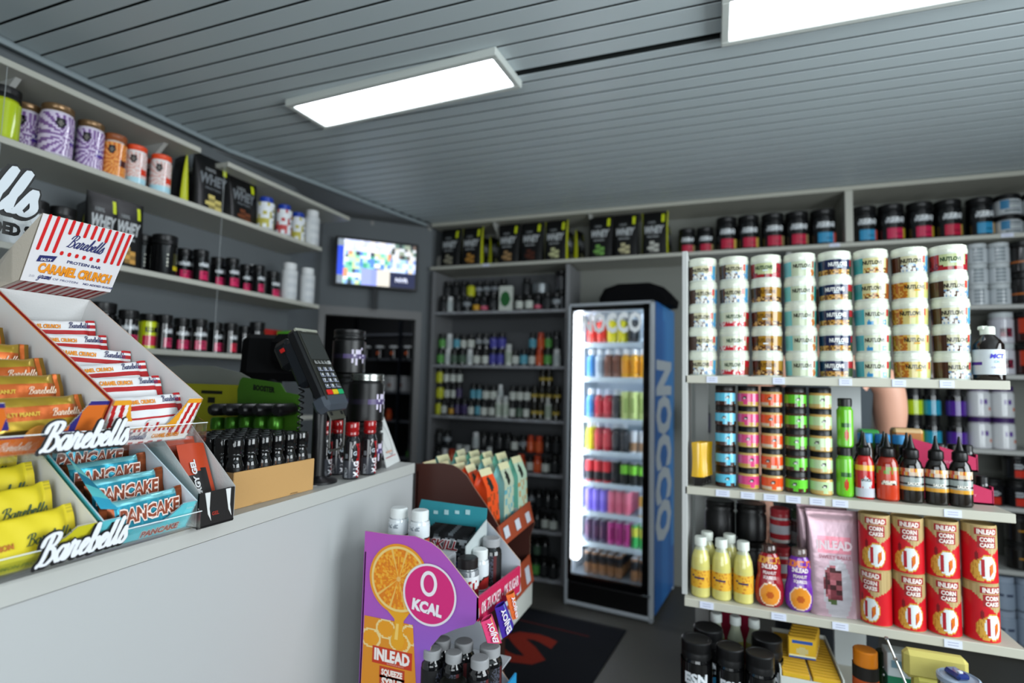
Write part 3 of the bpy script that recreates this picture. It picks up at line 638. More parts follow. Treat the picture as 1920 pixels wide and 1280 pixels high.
# goods in the back room
wt = tubx(.075, .19, '#9a9da0', '#a8aaac', lambda t, v: '#8a6a60' if abs(t) < .1 and .4 < v < .6 else '#a4a7aa', nt=20, nz=6)
for i in range(4): wt.put(f'pale tub on the back room rack, {ORD[i]} from the left', 'tub', (-3.86 + i * .155, 5.74, 1.332), 0, 'pale tubs in the back room')
dk = jar_proto('supplement_jar', .055, .15, '#141416', '#b8bcc0', .02, lambda t, v: '#b8552a' if abs(t) < .14 and .3 < v < .7 else '#141416', .1, .9, nt=20, nz=6)
for i in range(5): dk.put(f'dark jar with orange print, {ORD[i]} from the left on the top back room shelf', 'jar', (-4.05 + i * .2, 5.66, 1.732), 0, 'dark jars in the back room')
for i, (x, z, kx) in enumerate(((-3.30, 1.732, 'bl'), (-3.15, 1.732, 'bk'), (-3.35, 1.332, 'vi'), (-3.22, 1.332, 'si'), (-3.1, 1.332, 'or'), (-3.7, .992, 'or'), (-3.3, .992, 'wl'), (-3.12, .992, 'wl'), (-3.9, .992, 'bk'), (-3.4, .56, 'gn'), (-3.8, .56, 'bl'))):
    S[kx].put(f'{SN[kx]} on the back room rack, number word {ORD[i]} from the top left'.replace('number word ', ''), 'bottle', (x, 5.68, z), 0, 'bottles in the back room')
# ================================================================== drinks fridge
FM = Matrix.Translation((-.672, 3.675, 0)) @ Matrix.Rotation(radians(-7), 4, 'Z')
FH = 2.045
r = thing('drinks_fridge', 'tall lit glass-door drinks fridge with blue sides against the back wall', 'fridge', M=FM)
m = MB()
m.box((-.295, .33, FH / 2 + .02), (.012, .60, FH - .04), '#d8e4ee', 'satin'); m.box((0, .63, FH / 2), (.60, .02, FH - .02), '#c4d2de', 'satin')
m.box((.285, .33, FH / 2 + .02), (.012, .58, FH - .04), '#d8e4ee', 'satin')
m.box((0, .34, FH - .03), (.59, .58, .05), '#c8d4de', 'satin'); m.box((0, .34, .11), (.59, .60, .14), '#9aa4ac', 'satin'); o = m.obj('cabinet', r)
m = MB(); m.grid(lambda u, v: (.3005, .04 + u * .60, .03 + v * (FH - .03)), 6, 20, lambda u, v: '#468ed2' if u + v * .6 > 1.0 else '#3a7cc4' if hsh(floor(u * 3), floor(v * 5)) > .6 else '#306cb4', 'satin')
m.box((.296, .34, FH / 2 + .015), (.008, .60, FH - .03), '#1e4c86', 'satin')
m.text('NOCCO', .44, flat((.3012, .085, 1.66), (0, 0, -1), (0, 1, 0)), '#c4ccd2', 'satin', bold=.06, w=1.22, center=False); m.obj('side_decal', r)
m = MB(); m.box((-.301, .34, FH / 2), (.004, .60, FH - .03), '#1e4c86', 'satin'); m.obj('side_panel', r)
# door
dr = MB(); t = .024
for c, sz in (((-.288, 0, FH / 2), (t, .045, FH)), ((.284, 0, FH / 2), (.032, .045, FH)), ((0, 0, FH - .012), (.6, .045, t)), ((0, 0, .022), (.6, .045, .03))): dr.box(c, sz, '#a2a8ad', 'satin', .008)
do = dr.obj('door_frame', r)
bz = MB()
for c, sz in (((-.268, -.004, 1.1), (.022, .03, 1.86)), ((.249, -.004, 1.1), (.042, .03, 1.86)), ((0, -.004, 2.008), (.56, .03, .03)), ((0, -.004, .185), (.54, .03, .05))): bz.box(c, sz, '#050506', 'gloss', .002)
bz.obj('door_bezel', r)
k_ = MB(); k_.box((-.002, -.006, .10), (.54, .03, .12), '#070708', 'satin', .003); k_.lathe([(.006, 0), (.006, .004)], '#7d8488', 'metal', 12, c=(0, -.02, .135)); k_.obj('kick_panel', r)
hn = MB(); hn.box((.262, -.03, .165), (.05, .02, .012), '#7d8488', 'metal', .003); hn.obj('hinge', r)
gl = MB(); gl.box((-.014, -.002, 1.10), (.49, .004, 1.80), '#eaf4fa', 'glass')
go = gl.obj('glass_pane', r)
tx = MB(); tx.text('NOCCO', .13, flat((.006, -.0065, 1.845), (1, 0, 0), (0, 0, 1)), '#f4f8fa', 'satin', bold=.045, w=.425); tx.obj('door_lettering', go)
tb = MB(); tb.box((-.238, .05, 1.14), (.035, .03, 1.70), '#f4f9ff', 'tube', .004); tb.obj('light_strip', r)
tb = MB(); tb.box((.25, .07, 1.14), (.008, .02, 1.70), '#e8f4ff', 'tube', .002); tb.obj('light_strip', r)
FZ = (1.775, 1.535, 1.255, 1.03, .815, .617, .41)
for z in FZ:
    s = MB(); s.box((-.01, .30, z - .008), (.50, .46, .008), '#b8c8d4', 'satin'); s.box((-.01, .072, z - .014), (.50, .008, .034), '#d4e4ee', 'satin', .002); s.obj('shelf', r)
def can(c1, c2, h=.152, r_=.029, top='#b8bec4', pat=0):
    b = MB(); b.lathe([(r_ * .85, 0), (r_, .006), (r_, h - .012), (r_ * .85, h - .003), (r_ * .85, h), (r_ * .8, h - .003), (0, h - .003)], [c1, c1, c1, top, top, top, top], 'satin', 16)
    b.cylart(r_ + .0004, h * .1, h * .88, lambda t, v: c2 if (v < .45 if pat == 0 else abs(t) < .18 and .2 < v < .8 if pat == 1 else v > .55) else c1, 'satin', 16, 6)
    return P('drink_can', ('can', b))
def fb(body, cap, lab, h=.20, r_=.034): return bottle_proto('drink_bottle', r_, h, body, cap, .5, .2, solid(lab), .15, .6, seg=14, nt=12, nz=2)
FI = {'rb': fb('#d83a2a', '#e8eaea', '#e02a20'), 'yb': fb('#e0d820', '#e8eaea', '#e8e01c'), 'cl': fb('#b0c0cc', '#e4eaf0', '#8898a8'), 'bb': fb('#4a88c0', '#e8eef4', '#2a78c0'), 'br': fb('#7a5040', '#e8eef4', '#6a4436'), 'oy': fb('#e8a81a', '#f4f6f8', '#e89a18'),
      'dk': fb('#20242a', '#c8d0d8', '#2c3036'), 'rd': fb('#a82030', '#c8d0e0', '#c83040'), 'yg': can('#c4d488', '#98b060', .19, .031, pat=1), 'wb': can('#c8ccd0', '#9a7858', .15), 'rk': can('#c82430', '#16181c', .15), 'kk': can('#16181c', '#202226', .15),
      'gk': can('#1a1e1c', '#78c838', .15, pat=2), 'pu': can('#8878e0', '#7a68d8', .152), 'pi': can('#e07890', '#d86a84', .152), 'gd': can('#c89a20', '#b8c4cc', .14), 'dp': can('#3a2448', '#5a2c50', .152, pat=1), 'mg': can('#b83a88', '#8a2060', .152, pat=1), 'gr': can('#2a9a48', '#b8b83a', .152, pat=2), 'bn': can('#8a6444', '#20242a', .15, pat=2)}
FN = {'rb': 'red squeeze bottle', 'yb': 'yellow squeeze bottle', 'cl': 'clear bottle', 'bb': 'blue bottle', 'br': 'brown shake bottle', 'oy': 'orange-yellow bottle', 'dk': 'dark bottle', 'rd': 'dark red bottle', 'yg': 'pale yellow-green can', 'wb': 'white and brown can', 'rk': 'red and black can', 'kk': 'black can', 'gk': 'green and black can', 'pu': 'violet can', 'pi': 'pink can', 'gd': 'gold can', 'dp': 'dark purple can', 'mg': 'magenta can', 'gr': 'green can', 'bn': 'brown can'}
def frow(items, z, n, depth, shelfname):
    for d in range(depth):
        seen = 0
        for i, k in enumerate(items.split()):
            if k == '-': continue
            seen += 1
            if d and hsh(i, z, 4) > .8 and k not in ('pu', 'pi', 'bn'): continue
            M = FM @ Matrix.Translation((-.19 + i * .43 / n + .43 / n / 2 - .01, .115 + d * .066, z + .0005)) @ Matrix.Rotation((hsh(i, d, z) - .5), 4, 'Z')
            FI[k].put(f'{FN[k]}, {ORD[seen - 1]} from left in {["front", "second", "third", "fourth", "fifth"][d]} row on the {shelfname} fridge shelf', 'drink', M=M, group='drinks in the fridge')
frow('rb rb yb yb dk cl', FZ[0], 6, 2, 'top'); frow('bb cl br br oy oy oy', FZ[1], 7, 2, 'second'); frow('bb rd rd dk yg yg yg', FZ[2], 7, 2, 'third')
frow('yb rd rd dk dk wb wb', FZ[3], 7, 2, 'fourth'); frow('rk rk rk kk gk gk gk', FZ[4], 7, 2, 'fifth'); frow('pu pu pu pi pi pi - gd', FZ[5], 8, 4, 'sixth')
frow('dp dp dp mg mg mg gr gr', FZ[6], 8, 2, 'seventh'); frow('bn bn bn bn bn - bn bn', .195, 8, 5, 'bottom')
# bag on top
b = MB()
b.M = Matrix.Translation((-.52, 3.98, FH + .0)) @ Matrix.Rotation(-.1, 4, 'Z')
pr = [(-.25, 0), (-.26, .06), (-.22, .13), (-.12, .16), (.10, .158), (.2, .12), (.26, .05), (.25, 0)]
for y0, y1, s0, s1 in ((-.16, -.13, .8, 1), (-.13, .13, 1, 1), (.13, .16, 1, .8)):
    A = [b.vert((x * s0, y0, z * s0)) for x, z in pr]; B = [b.vert((x * s1, y1, z * s1)) for x, z in pr]
    for i in range(len(pr)): j = (i + 1) % len(pr); b.face([A[i], A[j], B[j], B[i]], '#08080a', 'fabric')
    if y0 == -.16: b.face(A, '#08080a', 'fabric')
    if y1 == .16: b.face(B[::-1], '#08080a', 'fabric')
tag(b.obj('soft_bag', sharp=50), 'black soft bag lying flat on top of the drinks fridge', 'bag')
# floor mat
m = MB(); c = [at(1175, 1183, Z=0.0), at(880, 1130, Z=0)]
x1, y1 = -.513, 3.457; x0, y0 = -1.75, 2.2
MM = Matrix.Translation((x1, y1, 0)) @ Matrix.Rotation(radians(-6), 4, 'Z')
m.M = MM; m.box((-.62, -.55, .005), (1.24, 1.1, .008), '#16181c', 'fabric', .003)
m.box((-.62, -.012, .0095), (1.24, .02, .002), '#0c0d10', 'matte')
m.text('PS', .34, flat((-.60, -.66, .0102), (1, 0, 0), (0, 1, 0)), '#7a2418', 'fabric', bold=.04, w=.62)
m.box((-.62, -.2, .0098), (.9, .008, .001), '#5a1c16', 'fabric')
tag(m.obj('floor_mat'), 'dark floor mat with rust red letters in front of the fridge', 'mat')
# ================================================================== near display shelves on the right
UX0, UX1, UY = -.105, .785, 1.965
U1, U2, U3, U4 = 1.532, 1.157, .800, .50
r = thing('display_shelf_unit', 'near open display shelving with grey boards right of the fridge', 'shelving unit', (0, UY, 0))
for z, ya in ((U1, 0), (U2, 0), (U3, -.03)):
    m = MB(); m.box(((UX0 + UX1) / 2 + .005, .19 + ya / 2, z - .013), (UX1 - UX0, .38 - ya, .026), '#b4b2a4', 'lam', .0015); m.obj('shelf', r)
m = MB(); m.box(((UX0 + UX1) / 2 + .05, .16, U4 - .013), (UX1 - UX0 + .12, .52, .026), '#a9a79a', 'lam', .002); m.obj('shelf', r)
m = MB(); m.box((UX0 + .004, .19, (1.965 + U3) / 2), (.018, .38, 1.965 - U3), '#b0b2b0', 'lam', .0015); m.obj('side_panel', r)
m = MB(); m.box((.452, .395, .76), (.10, .02, 1.52), '#b6bbbb', 'lam', .001); m.obj('back_upright', r)
m = MB(); m.box((UX0 + .05, .395, .95), (.05, .02, 1.9), '#a5a8a6', 'lam', .001); m.obj('back_upright', r)
m = MB(); m.box((.76, .395, .24), (.05, .02, .48), '#a5a8a6', 'lam', .001); m.obj('back_upright', r)
for z, pxs, y_ in ((U1, (1335, 1460, 1585, 1685, 1775), 712), (U2, (1355, 1402, 1445, 1487, 1532, 1575, 1785), 930), (U3, (1325, 1460, 1575, 1785), 1150)):
    off = -.03 if z == U3 else 0
    price_tags(r, [(at(px, y_, Y=UY + off).x, off - .001, z - .013) for px in pxs], (.042 if z != U1 else .035, .021), nrm='y')
# nut spread tubs
def nl(kind):
    def f(t, v):
        x = t * 3.14; h = hsh(floor(t * 30), floor(v * 8))
        if kind == 'coco':
            if x < -.62: return '#3c2418'
            if .9 < x < 1.2: return '#4a9ac0'
            if v < .42: return ['#4a2a1c', '#d8dcd8', '#6d8fb4', '#c9c8bc', '#dadcda'][int(h * 5)]
            if .62 < x < .82 and v > .6: return '#c23a34'
            return '#bfbb98'
        if kind == 'cherry':
            if x > .75: return '#a81c24' if v > .5 else '#7a3a2a'
            if v < .32: return '#c22434' if h > .35 else '#e4dcd4'
            if .5 < x < .7 and v > .65: return '#b83038'
            return '#ccd0b6'
        if kind == 'badge':
            if abs(x) < .78 and v > .18 + .35 * abs(x) ** 2: return '#b2bc8c'
            return '#9c1e28' if h > .3 else '#5c1418'
        if kind == 'gold': return ('#3c2416' if x < -.5 else '#a07420') if v > .35 else ['#5c3418', '#8a5a2c', '#40240f', '#c8a060'][int(h * 4)]
        if kind == 'almond':
            if x > .85: return '#1e8c86'
            if .6 < x < .78 and v > .55: return '#9a4030'
            if v < .45 and x > .45: return '#b06a34' if h > .4 else '#c8cdb4'
            if x < -.8: return '#6ac0c4'
            return '#b6c0a4'
        if kind == 'navy':
            if x > .72: return '#9c1c22' if v > .5 else '#3a4a2a'
            if v < .38: return ['#b8883a', '#8a5c24', '#c89c54', '#5c3c1c'][int(h * 4)]
            return '#1a2346'
        if kind == 'tan':
            if x < -.7: return '#3a9a9a'
            if x > .8: return '#8a4a20'
            if v < .32: return ['#b0702c', '#c8b878', '#5c3014', '#c4b070'][int(h * 4)]
            return '#c2bc8a'
        if kind == 'cookie':
            if x < -.75: return '#4aa8b0'
            if x > .85: return '#5a8a6a'
            if v < .38 and (-.6 < x < -.25 or .3 < x < .6): return '#3a88b8' if h > .3 else '#c4ccb0'
            if x > .6 and v > .6: return '#b8343a'
            return '#c4cbae'
        if kind == 'caramel':
            if x < -.55: return '#a8601c' if h > .4 else '#c89a40'
            if .65 < x < .85 and v > .55: return '#b83028'
            if v < .5 and x > -.1: return '#bfc078'
            return '#c6b670'
    return f
def nlp(kind):
    R, H = .0495, .0826; b = MB()
    b.lathe([(R * .90, 0), (R * .93, .003), (R * .97, .058), (R * .97, .060)], '#cdd4cb', 'gloss', 28)
    lab = MB(); lab.cylart(lambda z: R * (.93 + .04 * z / .058) + .0006, .005, .054, nl(kind), 'gloss', 84, 9)
    tcol = '#e6e8e4' if kind == 'navy' else '#23402c' if kind in ('badge', 'cherry') else '#2a2420'
    if kind == 'gold': tcol = '#5a3a10'
    lab.text('NUTLOVE', .0125, wrap(R * .965, .0325, -.03 if kind != 'coco' else .0), tcol, 'gloss', bold=.05, w=.056)
    lab.box((0, -R * .968 - .0003, .028), (.016, .001, .004), '#c8d8e0' if kind != 'caramel' else '#d09a3a', 'gloss')
    l = MB(); l.lathe([(R * .985, .058), (R, .060), (R, .0705), (R * .97, .0715), (R * .96, .0815), (R * .93, .0826), (0, .0815)], '#d4d8c8', 'gloss', 32)
    return P('nut_spread_tub', ('tub', b), ('label', lab), ('lid', l))
NL = {k: nlp(k) for k in ('coco', 'cherry', 'badge', 'gold', 'almond', 'navy', 'tan', 'cookie', 'caramel')}
GRID = [['coco', 'coco', 'badge', 'almond', 'navy', 'tan', 'coco', 'badge'], ['coco', 'coco', 'gold', 'almond', 'navy', 'tan', 'caramel', 'coco'], ['coco', 'cherry', 'gold', 'almond', 'navy', 'cookie', 'caramel', 'coco'],
        ['coco', 'cherry', 'gold', 'almond', 'navy', 'cookie', 'caramel', 'coco'], ['coco', 'cherry', 'gold', 'almond', 'navy', 'cookie', 'caramel', 'coco']]
ND = {'coco': 'cream and brown label', 'cherry': 'cherry label', 'badge': 'green badge on red label', 'gold': 'brown and gold label', 'almond': 'pale mint label', 'navy': 'navy label', 'tan': 'tan and teal label', 'cookie': 'pale label with blue dots', 'caramel': 'caramel yellow label'}
RW = ['top', 'second', 'middle', 'fourth', 'bottom']
for rr in range(5):
    for c in range(8):
        k = GRID[rr][c]; x = -.043 + c * .1032 + (hsh(rr, c) - .5) * .003
        NL[k].put(f'white nut spread tub, {ND[k]}, {RW[rr]} row, {ORD[c]} stack from the left', 'tub', (x, 2.045 + (hsh(c, rr, 2) - .5) * .004, U1 + .0003 + (4 - rr) * .0827), (hsh(rr, c, 5) - .5) * .35, 'nut spread tubs stacked on the near display shelf')
b = MB(); b.lathe([(.036, 0), (.0385, .004), (.0385, .108), (.030, .122), (.017, .136), (.016, .140)], '#140c08', 'gloss', 24)
lb = MB(); lb.cylart(.0391, .018, .092, lambda t, v: '#4a2a88' if t < -.3 and .35 < v < .55 else '#c8cfd2', 'paper', 40, 8); lb.text('MCT', .013, wrap(.0394, .066), '#3a34b8', 'paper', bold=.04, shear=.2); lb.text('OIL', .008, wrap(.0394, .052), '#58a0a4', 'paper'); lb.text('C8 - C10', .006, wrap(.0394, .036), '#7a7ab0', 'paper')
cp = MB(); cp.lathe([(.0185, .138), (.0185, .158), (.0165, .162), (0, .163)], '#d4d9cc', 'satin', 20); cp.box((-.012, 0, .158), (.02, .022, .012), '#d4d9cc', 'satin', .003)
P('oil_bottle', ('bottle_body', b), ('label', lb), ('cap', cp)).put('dark oil bottle with white cap and label at the right end of the top shelf', 'bottle', (.766, 2.03, U1 + .0003), .2)
# small spread jars five by five
def sj(c, acc, top, rim):
    R, H = .0335, .0685; b = MB(); b.lathe([(R * .9, 0), (R, .003), (R, .046), (R * .9, .051)], rim, 'gloss', 24)
    def f(t, v):
        x = t * 3.14; y = v
        if (x + .1) ** 2 * 1.2 + ((y - .6) * 1.6) ** 2 < .05: return '#2c2c2c' if (x + .1) ** 2 * 1.2 + ((y - .6) * 1.6) ** 2 > .012 else '#c8c8c0'
        if y < .2 and hsh(floor(t * 16), 1) > .45: return acc
        if x > .3: return top
        return c
    lb = MB(); lb.cylart(R + .0005, .006, .043, f, 'gloss', 60, 8)
    l = MB(); l.lathe([(R * .97, .051), (R * .97, .0665), (R * .93, .0685), (0, .068)], '#0c0b0b', 'satin', 24)
    return P('spread_jar', ('jar_body', b), ('label', lb), ('lid', l))
SJ = [(sj('#58b4d0', '#3a2018', '#6cc4de', '#3a2018'), 'blue label over brown spread'), (sj('#d0447a', '#b8903a', '#c83c72', '#c0a05a'), 'pink label'), (sj('#dc5a2a', '#c8b8a0', '#e04a1c', '#c8a468'), 'orange label'), (sj('#5ab428', '#4a2c18', '#68c83a', '#3a2416'), 'green label over brown spread'), (sj('#b4cc9c', '#c0a468', '#bcd4a8', '#c09a54'), 'pale green label')]
for rr in range(5):
    for c in range(5):
        SJ[c][0].put(f'small jar with {SJ[c][1]}, {RW[rr]} of its stack, middle shelf', 'jar', (.030 + c * .0722, 2.035, U2 + .0003 + (4 - rr) * .0686), (hsh(rr, c, 8) - .5) * .8, 'small spread jars stacked on the middle display shelf')
gb = bottle_proto('sauce_bottle', .028, .155, '#5fae1c', '#121212', .80, .17, lambda t, v: ('#b83a20' if (t * 3.14) ** 2 + ((v - .28) * 2.2) ** 2 < .09 else '#1f5a18' if abs(v - .55) < .05 and abs(t) < .2 else '#68b822'), .05, .76, shoulder=.74, nt=50, nz=16, lk='gloss')
gb.put('green squeeze bottle standing on the middle shelf beside the jars, the lower one', 'bottle', (.385, 2.03, U2 + .0005), 0, 'stacked green squeeze bottles')
gb.put('green squeeze bottle balanced on top of another green bottle', 'bottle', (.388, 2.03, U2 + .156), 0, 'stacked green squeeze bottles')
def yb(i):
    b = MB(); b.box((0, 0, .015), (.032, .016, .03), '#141210', 'gloss', .003); b.grid(lambda u, v: ((u - .5) * .044 * (1 - .12 * sin(v * pi)), -.008 * sin(u * pi) - .002, .03 + v * .115), 8, 8, '#cfa21c', 'gloss')
    b.grid(lambda u, v: ((.5 - u) * .044 * (1 - .12 * sin(v * pi)), .008 * sin(u * pi) + .002, .03 + v * .115), 8, 8, '#cfa21c', 'gloss'); return b
ysp = P('honey_sachet', ('sachet', yb(0)))
for i in range(4): ysp.put(f'yellow squeeze sachet, {ORD[i]} from the front at the left end of middle shelf', 'sachet', (-.058 + i * .008, 1.99 + i * .022, U2 + .0005), .15, 'yellow sachets at the left end of the middle shelf')
def sauce(kind):
    R = .0315; b = MB(); bc = {'red': '#a81818', 'tom': '#8a2414', 'dk': '#15100c'}[kind]
    b.lathe([(R * .9, 0), (R, .005), (R, .105), (R * .85, .122), (R * .55, .135)], bc, 'gloss', 24, sy=.75)
    def f(t, v):
        x = t * 3.14
        if kind == 'red':
            if v < .3: return '#b9bcc4'
            if (x * 1.0) ** 2 + ((v - .42) * 2.6) ** 2 < .35: return '#c4ccd0' if (x * 1.0) ** 2 + ((v - .42) * 2.6) ** 2 < .22 or hsh(floor(t * 30), 2) > .5 else '#b02020'
            return '#b41a1c' if v < .82 else '#d8a020'
        if kind == 'tom':
            if .42 < v < .58 and abs(x) < .7: return '#3a201a' if hsh(floor(t * 30), floor(v * 16)) > .4 else '#c8c4b0'
            if v > .75: return '#6a8a2a' if hsh(floor(t * 18), floor(v * 10)) > .4 else '#b03a1c'
            return '#b8381c'
        if v > .78: return ['#b8a088', '#b03a20', '#d0cabc', '#c8902a'][int(hsh(floor(t * 22), floor(v * 9)) * 4)]
        if .42 < v < .74: return '#8f9894' if int(v * 30) % 3 else '#15120e'
        if .36 < v <= .42: return '#c8902c' if kind == 'dk' else '#a82020'
        if x > .5 and .5 < v < .7: return '#3a9a3a'
        return '#1c1712'
    lb = MB(); lb.cylart(R + .0006, .006, .104, f, 'gloss', 60, 18, sy=.76)
    lb.text({'red': 'SAUCE', 'tom': 'KETCHUP', 'dk': 'CLASSIC'}[kind] if False else 'SAUCE', .008, wrap(R, .055, sy=.77), '#1f2a1f' if kind == 'red' else '#e8e4d8', 'gloss', bold=.04)
    c = MB(); c.lathe([(.02, .133), (.022, .138), (.021, .158), (.012, .165), (.006, .185), (.003, .205), (0, .206)], '#0b0b0b', 'satin', 18)
    return P('sauce_bottle', ('bottle_body', b), ('label', lb), ('nozzle_cap', c))
SA = {k: sauce(k) for k in ('red', 'tom', 'dk')}
for i, (px, k, d) in enumerate(((1622, 'red', 'red and white label'), (1665, 'tom', 'tomato red label'), (1710, 'dk', 'black label and yellow stripe'), (1757, 'dk', 'black label and yellow stripe'), (1802, 'dk', 'clear bottom and red stripe'))):
    p = at(px, 930, Y=2.02); SA[k].put(f'sauce bottle, {d}, {ORD[i]} from the left in front row', 'bottle', (p.x, 2.02, U2 + .0005), 0, 'sauce bottles on the middle display shelf')
    if i < 3: SA['dk'].put(f'dark sauce bottle behind the front row of sauces, {ORD[i]} from the left', 'bottle', (p.x + .012, 2.10, U2 + .0005), .4, 'sauce bottles on the middle display shelf')
blc = bottle_proto('sauce_bottle', .03, .19, '#3a2c20', '#3a8ac0', .8, .16, None, shoulder=.7, seg=16)
for i, px in enumerate((1622, 1655, 1688)):
    p = at(px, 850, Y=2.2); blc.put(f'blue-capped bottle in the row behind the sauces, {ORD[i]} from the left', 'bottle', (p.x, 2.2, U2 + .0005), 0, 'blue-capped bottles behind the sauces')
gp = MB(); gp.box((0, 0, .1), (.06, .05, .2), '#3a9a4a', 'satin', .006); o = tag(gp.obj('product_carton'), 'green-topped packet behind the sauce bottles beside the white upright', 'packet'); o.location = (at(1628, 850, Y=2.27).x, 2.27, U2)
gp = MB(); gp.box((0, 0, .105), (.09, .05, .21), '#a8682c', 'satin', .01); gp.box((0, 0, .2), (.085, .052, .02), '#c8a878', 'satin', .006); o = tag(gp.obj('snack_packet'), 'orange-brown snack packet below the bare arm behind the sauces', 'packet'); o.location = (at(1700, 850, Y=2.27).x, 2.27, U2)
# magenta tiered display of small black bottles
r = thing('tiered_carton_display', 'magenta two-tier carton display holding small black bottles, right end of middle shelf', 'display box', (.70, 2.18, U2))
for k, (dy, z0, zh) in enumerate(((-.10, 0, .055), (0, .085, .055))):
    m = MB(); W2 = .115
    m.plate([(-W2, dy, z0), (W2 * .72, dy, z0), (W2 * .72, dy, z0 + zh * .8), (0, dy, z0 + zh * 1.3), (-W2, dy, z0 + zh * 1.9)], (0, -1, 0), .003, '#b01c4c', 'paper')
    m.box((-.015, dy + .05, z0 + .003), (.2, .1, .006), '#b01c4c', 'paper'); m.box((-W2 + .002, dy + .05, z0 + zh * .8), (.004, .1, zh * 1.6), '#b01c4c', 'paper'); m.box((W2 * .72, dy + .05, z0 + zh * .5), (.004, .1, zh), '#b01c4c', 'paper')
    m.text('ENERGY', .009, flat((.02, dy - .0008, z0 + .022), (1, 0, 0), (0, 0, 1)), '#d88aa0', 'paper'); m.obj('tier', r)
sv = bottle_proto('shot_bottle', .017, .075, '#0b0b0c', '#0a0a0a', .8, .3, lambda t, v: '#c87060' if v < .5 and abs(t) < .2 else '#141416', .1, .6, seg=14, nt=16, nz=4)
n_ = 0
for k, (dy, z0) in enumerate(((-.07, .008), (.03, .093))):
    for i in range(5):
        sv.put(f'small black bottle in the {["lower", "upper"][k]} tier of the magenta display, {ORD[i]} from the left', 'bottle', (.70 - .08 + i * .037, 2.18 + dy, U2 + z0), 0, 'small black bottles in the magenta display')
# third shelf: oils, squeeze bottles, pink bag, corn cake tubes
ob = MB(); ob.lathe([(.028, 0), (.031, .004), (.031, .10), (.028, .128), (.020, .150), (.016, .158), (.015, .165)], ['#c4bb62', '#c8c070', '#cbc26e', '#cfc878', '#b9bd9c', '#b4b8a8', '#b4b8a8'], 'gloss', 24)
ol = MB(); ol.cylart(.0316, .032, .088, lambda t, v: '#2b2350' if (abs(v - .55) < .09 and abs(t) < .16) or (abs(t) < .02 and v > .72) or (abs(t + .22) < .04 and .6 < v < .75) else '#d8a52c' if hsh(floor(t * 30), floor(v * 9)) > .12 else '#c07a1c', 'paper', 48, 10)
oc = MB(); oc.lathe([(.0195, .164), (.0195, .188), (.0175, .191), (0, .191)], '#d3d8cf', 'satin', 24)
OB = P('oil_bottle', ('bottle_body', ob), ('label', ol), ('cap', oc))
for i, (px, y_, yy) in enumerate(((1314, 1105, 1.985), (1353, 1110, 1.985), (1394, 1120, 1.985), (1326, 1105, 2.06), (1368, 1105, 2.06))):
    p = at(px, y_, Y=yy); OB.put(f'yellow oil bottle with white cap, {["left in front", "middle in front", "right in front", "left behind", "right behind"][i]} on the third shelf', 'bottle', (p.x, yy, U3 + .0005), (hsh(i, 2) - .5) * .3, 'yellow oil bottles on the third display shelf')
def squeeze(c, c2, word, cap):
    prof = [(.030, 0), (.042, .012), (.046, .04), (.044, .07), (.036, .1), (.037, .125), (.031, .155), (.022, .168)]
    b = MB(); b.lathe(prof, c, 'gloss', 32, sy=.62)
    def rad(z):
        for i in range(len(prof) - 1):
            if prof[i][1] <= z <= prof[i + 1][1]: return prof[i][0] + (prof[i + 1][0] - prof[i][0]) * (z - prof[i][1]) / (prof[i + 1][1] - prof[i][1])
        return .03
    def f(t, v):
        x = t * 3.14 * .9; d = x * x + ((v - .24) * 2.9) ** 2
        if d < .40: return '#d9892c' if d > .05 else '#b4561c'
        if d < .50: return '#e0cdb4'
        if v > .86: return c2 if hsh(floor(t * 20), floor(v * 22)) > .35 else c
        return c
    lb = MB(); lb.cylart(lambda z: rad(z) + .0006, .004, .155, f, 'gloss', 72, 30, sy=.625)
    wf = lambda z: (lambda X, Y: Vector(((rad(z + Y) + .001) * sin(X / rad(z)), -.628 * (rad(z + Y) + .0012) * cos(X / rad(z)), z + Y)))
    lb.text('INLEAD', .013, wf(.120), '#e8dcd8', 'gloss', bold=.05, w=.052); lb.text('PEANUT', .010, wf(.102), '#e0d0d0', 'gloss', bold=.04, w=.042); lb.text('SQUEEZE', .009, wf(.088), '#d8c8c8', 'gloss', bold=.04, w=.042)
    cp = MB(); cp.lathe([(.024, .166), (.024, .186), (.021, .190), (0, .19)], cap, 'gloss', 24, sy=.8)
    return P('squeeze_bottle', ('bottle_body', b), ('label', lb), ('cap', cp))
p = at(1443, 1130, Y=1.98); squeeze('#8c1620', '#c88a2a', 'x', '#3a2620').put('dark red squeeze bottle of peanut spread, left of the purple one', 'bottle', (p.x, 1.985, U3 + .0005), 0)
p = at(1500, 1140, Y=1.98); squeeze('#6a2c98', '#d06a28', 'x', '#5a4a44').put('purple squeeze bottle of peanut spread beside the pink bag', 'bottle', (p.x, 1.985, U3 + .0005), 0)
def pinkfn(x, v):
    d = (x + .1) ** 2 + ((v - .3) / .52) ** 2 * 1.0
    if d < .13: return ['#8a4a50', '#6a2c34', '#a8626a', '#3c1c1e'][int(hsh(floor(x * 12), floor(v * 20)) * 4)] if v > .16 else '#4a5a34'
    if ((x - .05) ** 2 + ((v - .26) / .52) ** 2) < .30: return '#aca8ae'
    if .60 < v < .74 and abs(x) < .62: return '#c47a88'
    if v > .88: return '#b09098'
    return '#b0949e'
pb = bag_proto('protein_bag', .152, .315, .075, pinkfn, '#8e747e', res=(96, 44), txt=[('INLEAD', .026, 0, .198, '#d8c4ca', .05, 0, .10), ('SWEET BALLS', .010, 0, .170, '#a0606e', .02, 0, .09)], key='foil', back='#b898a4')
p = at(1563, 1150, Y=2.0); pb.put('pink stand-up pouch between squeeze bottle and red tubes, the front one', 'bag', (p.x, 2.005, U3 + .0005), .12, 'pink pouches on the third display shelf')
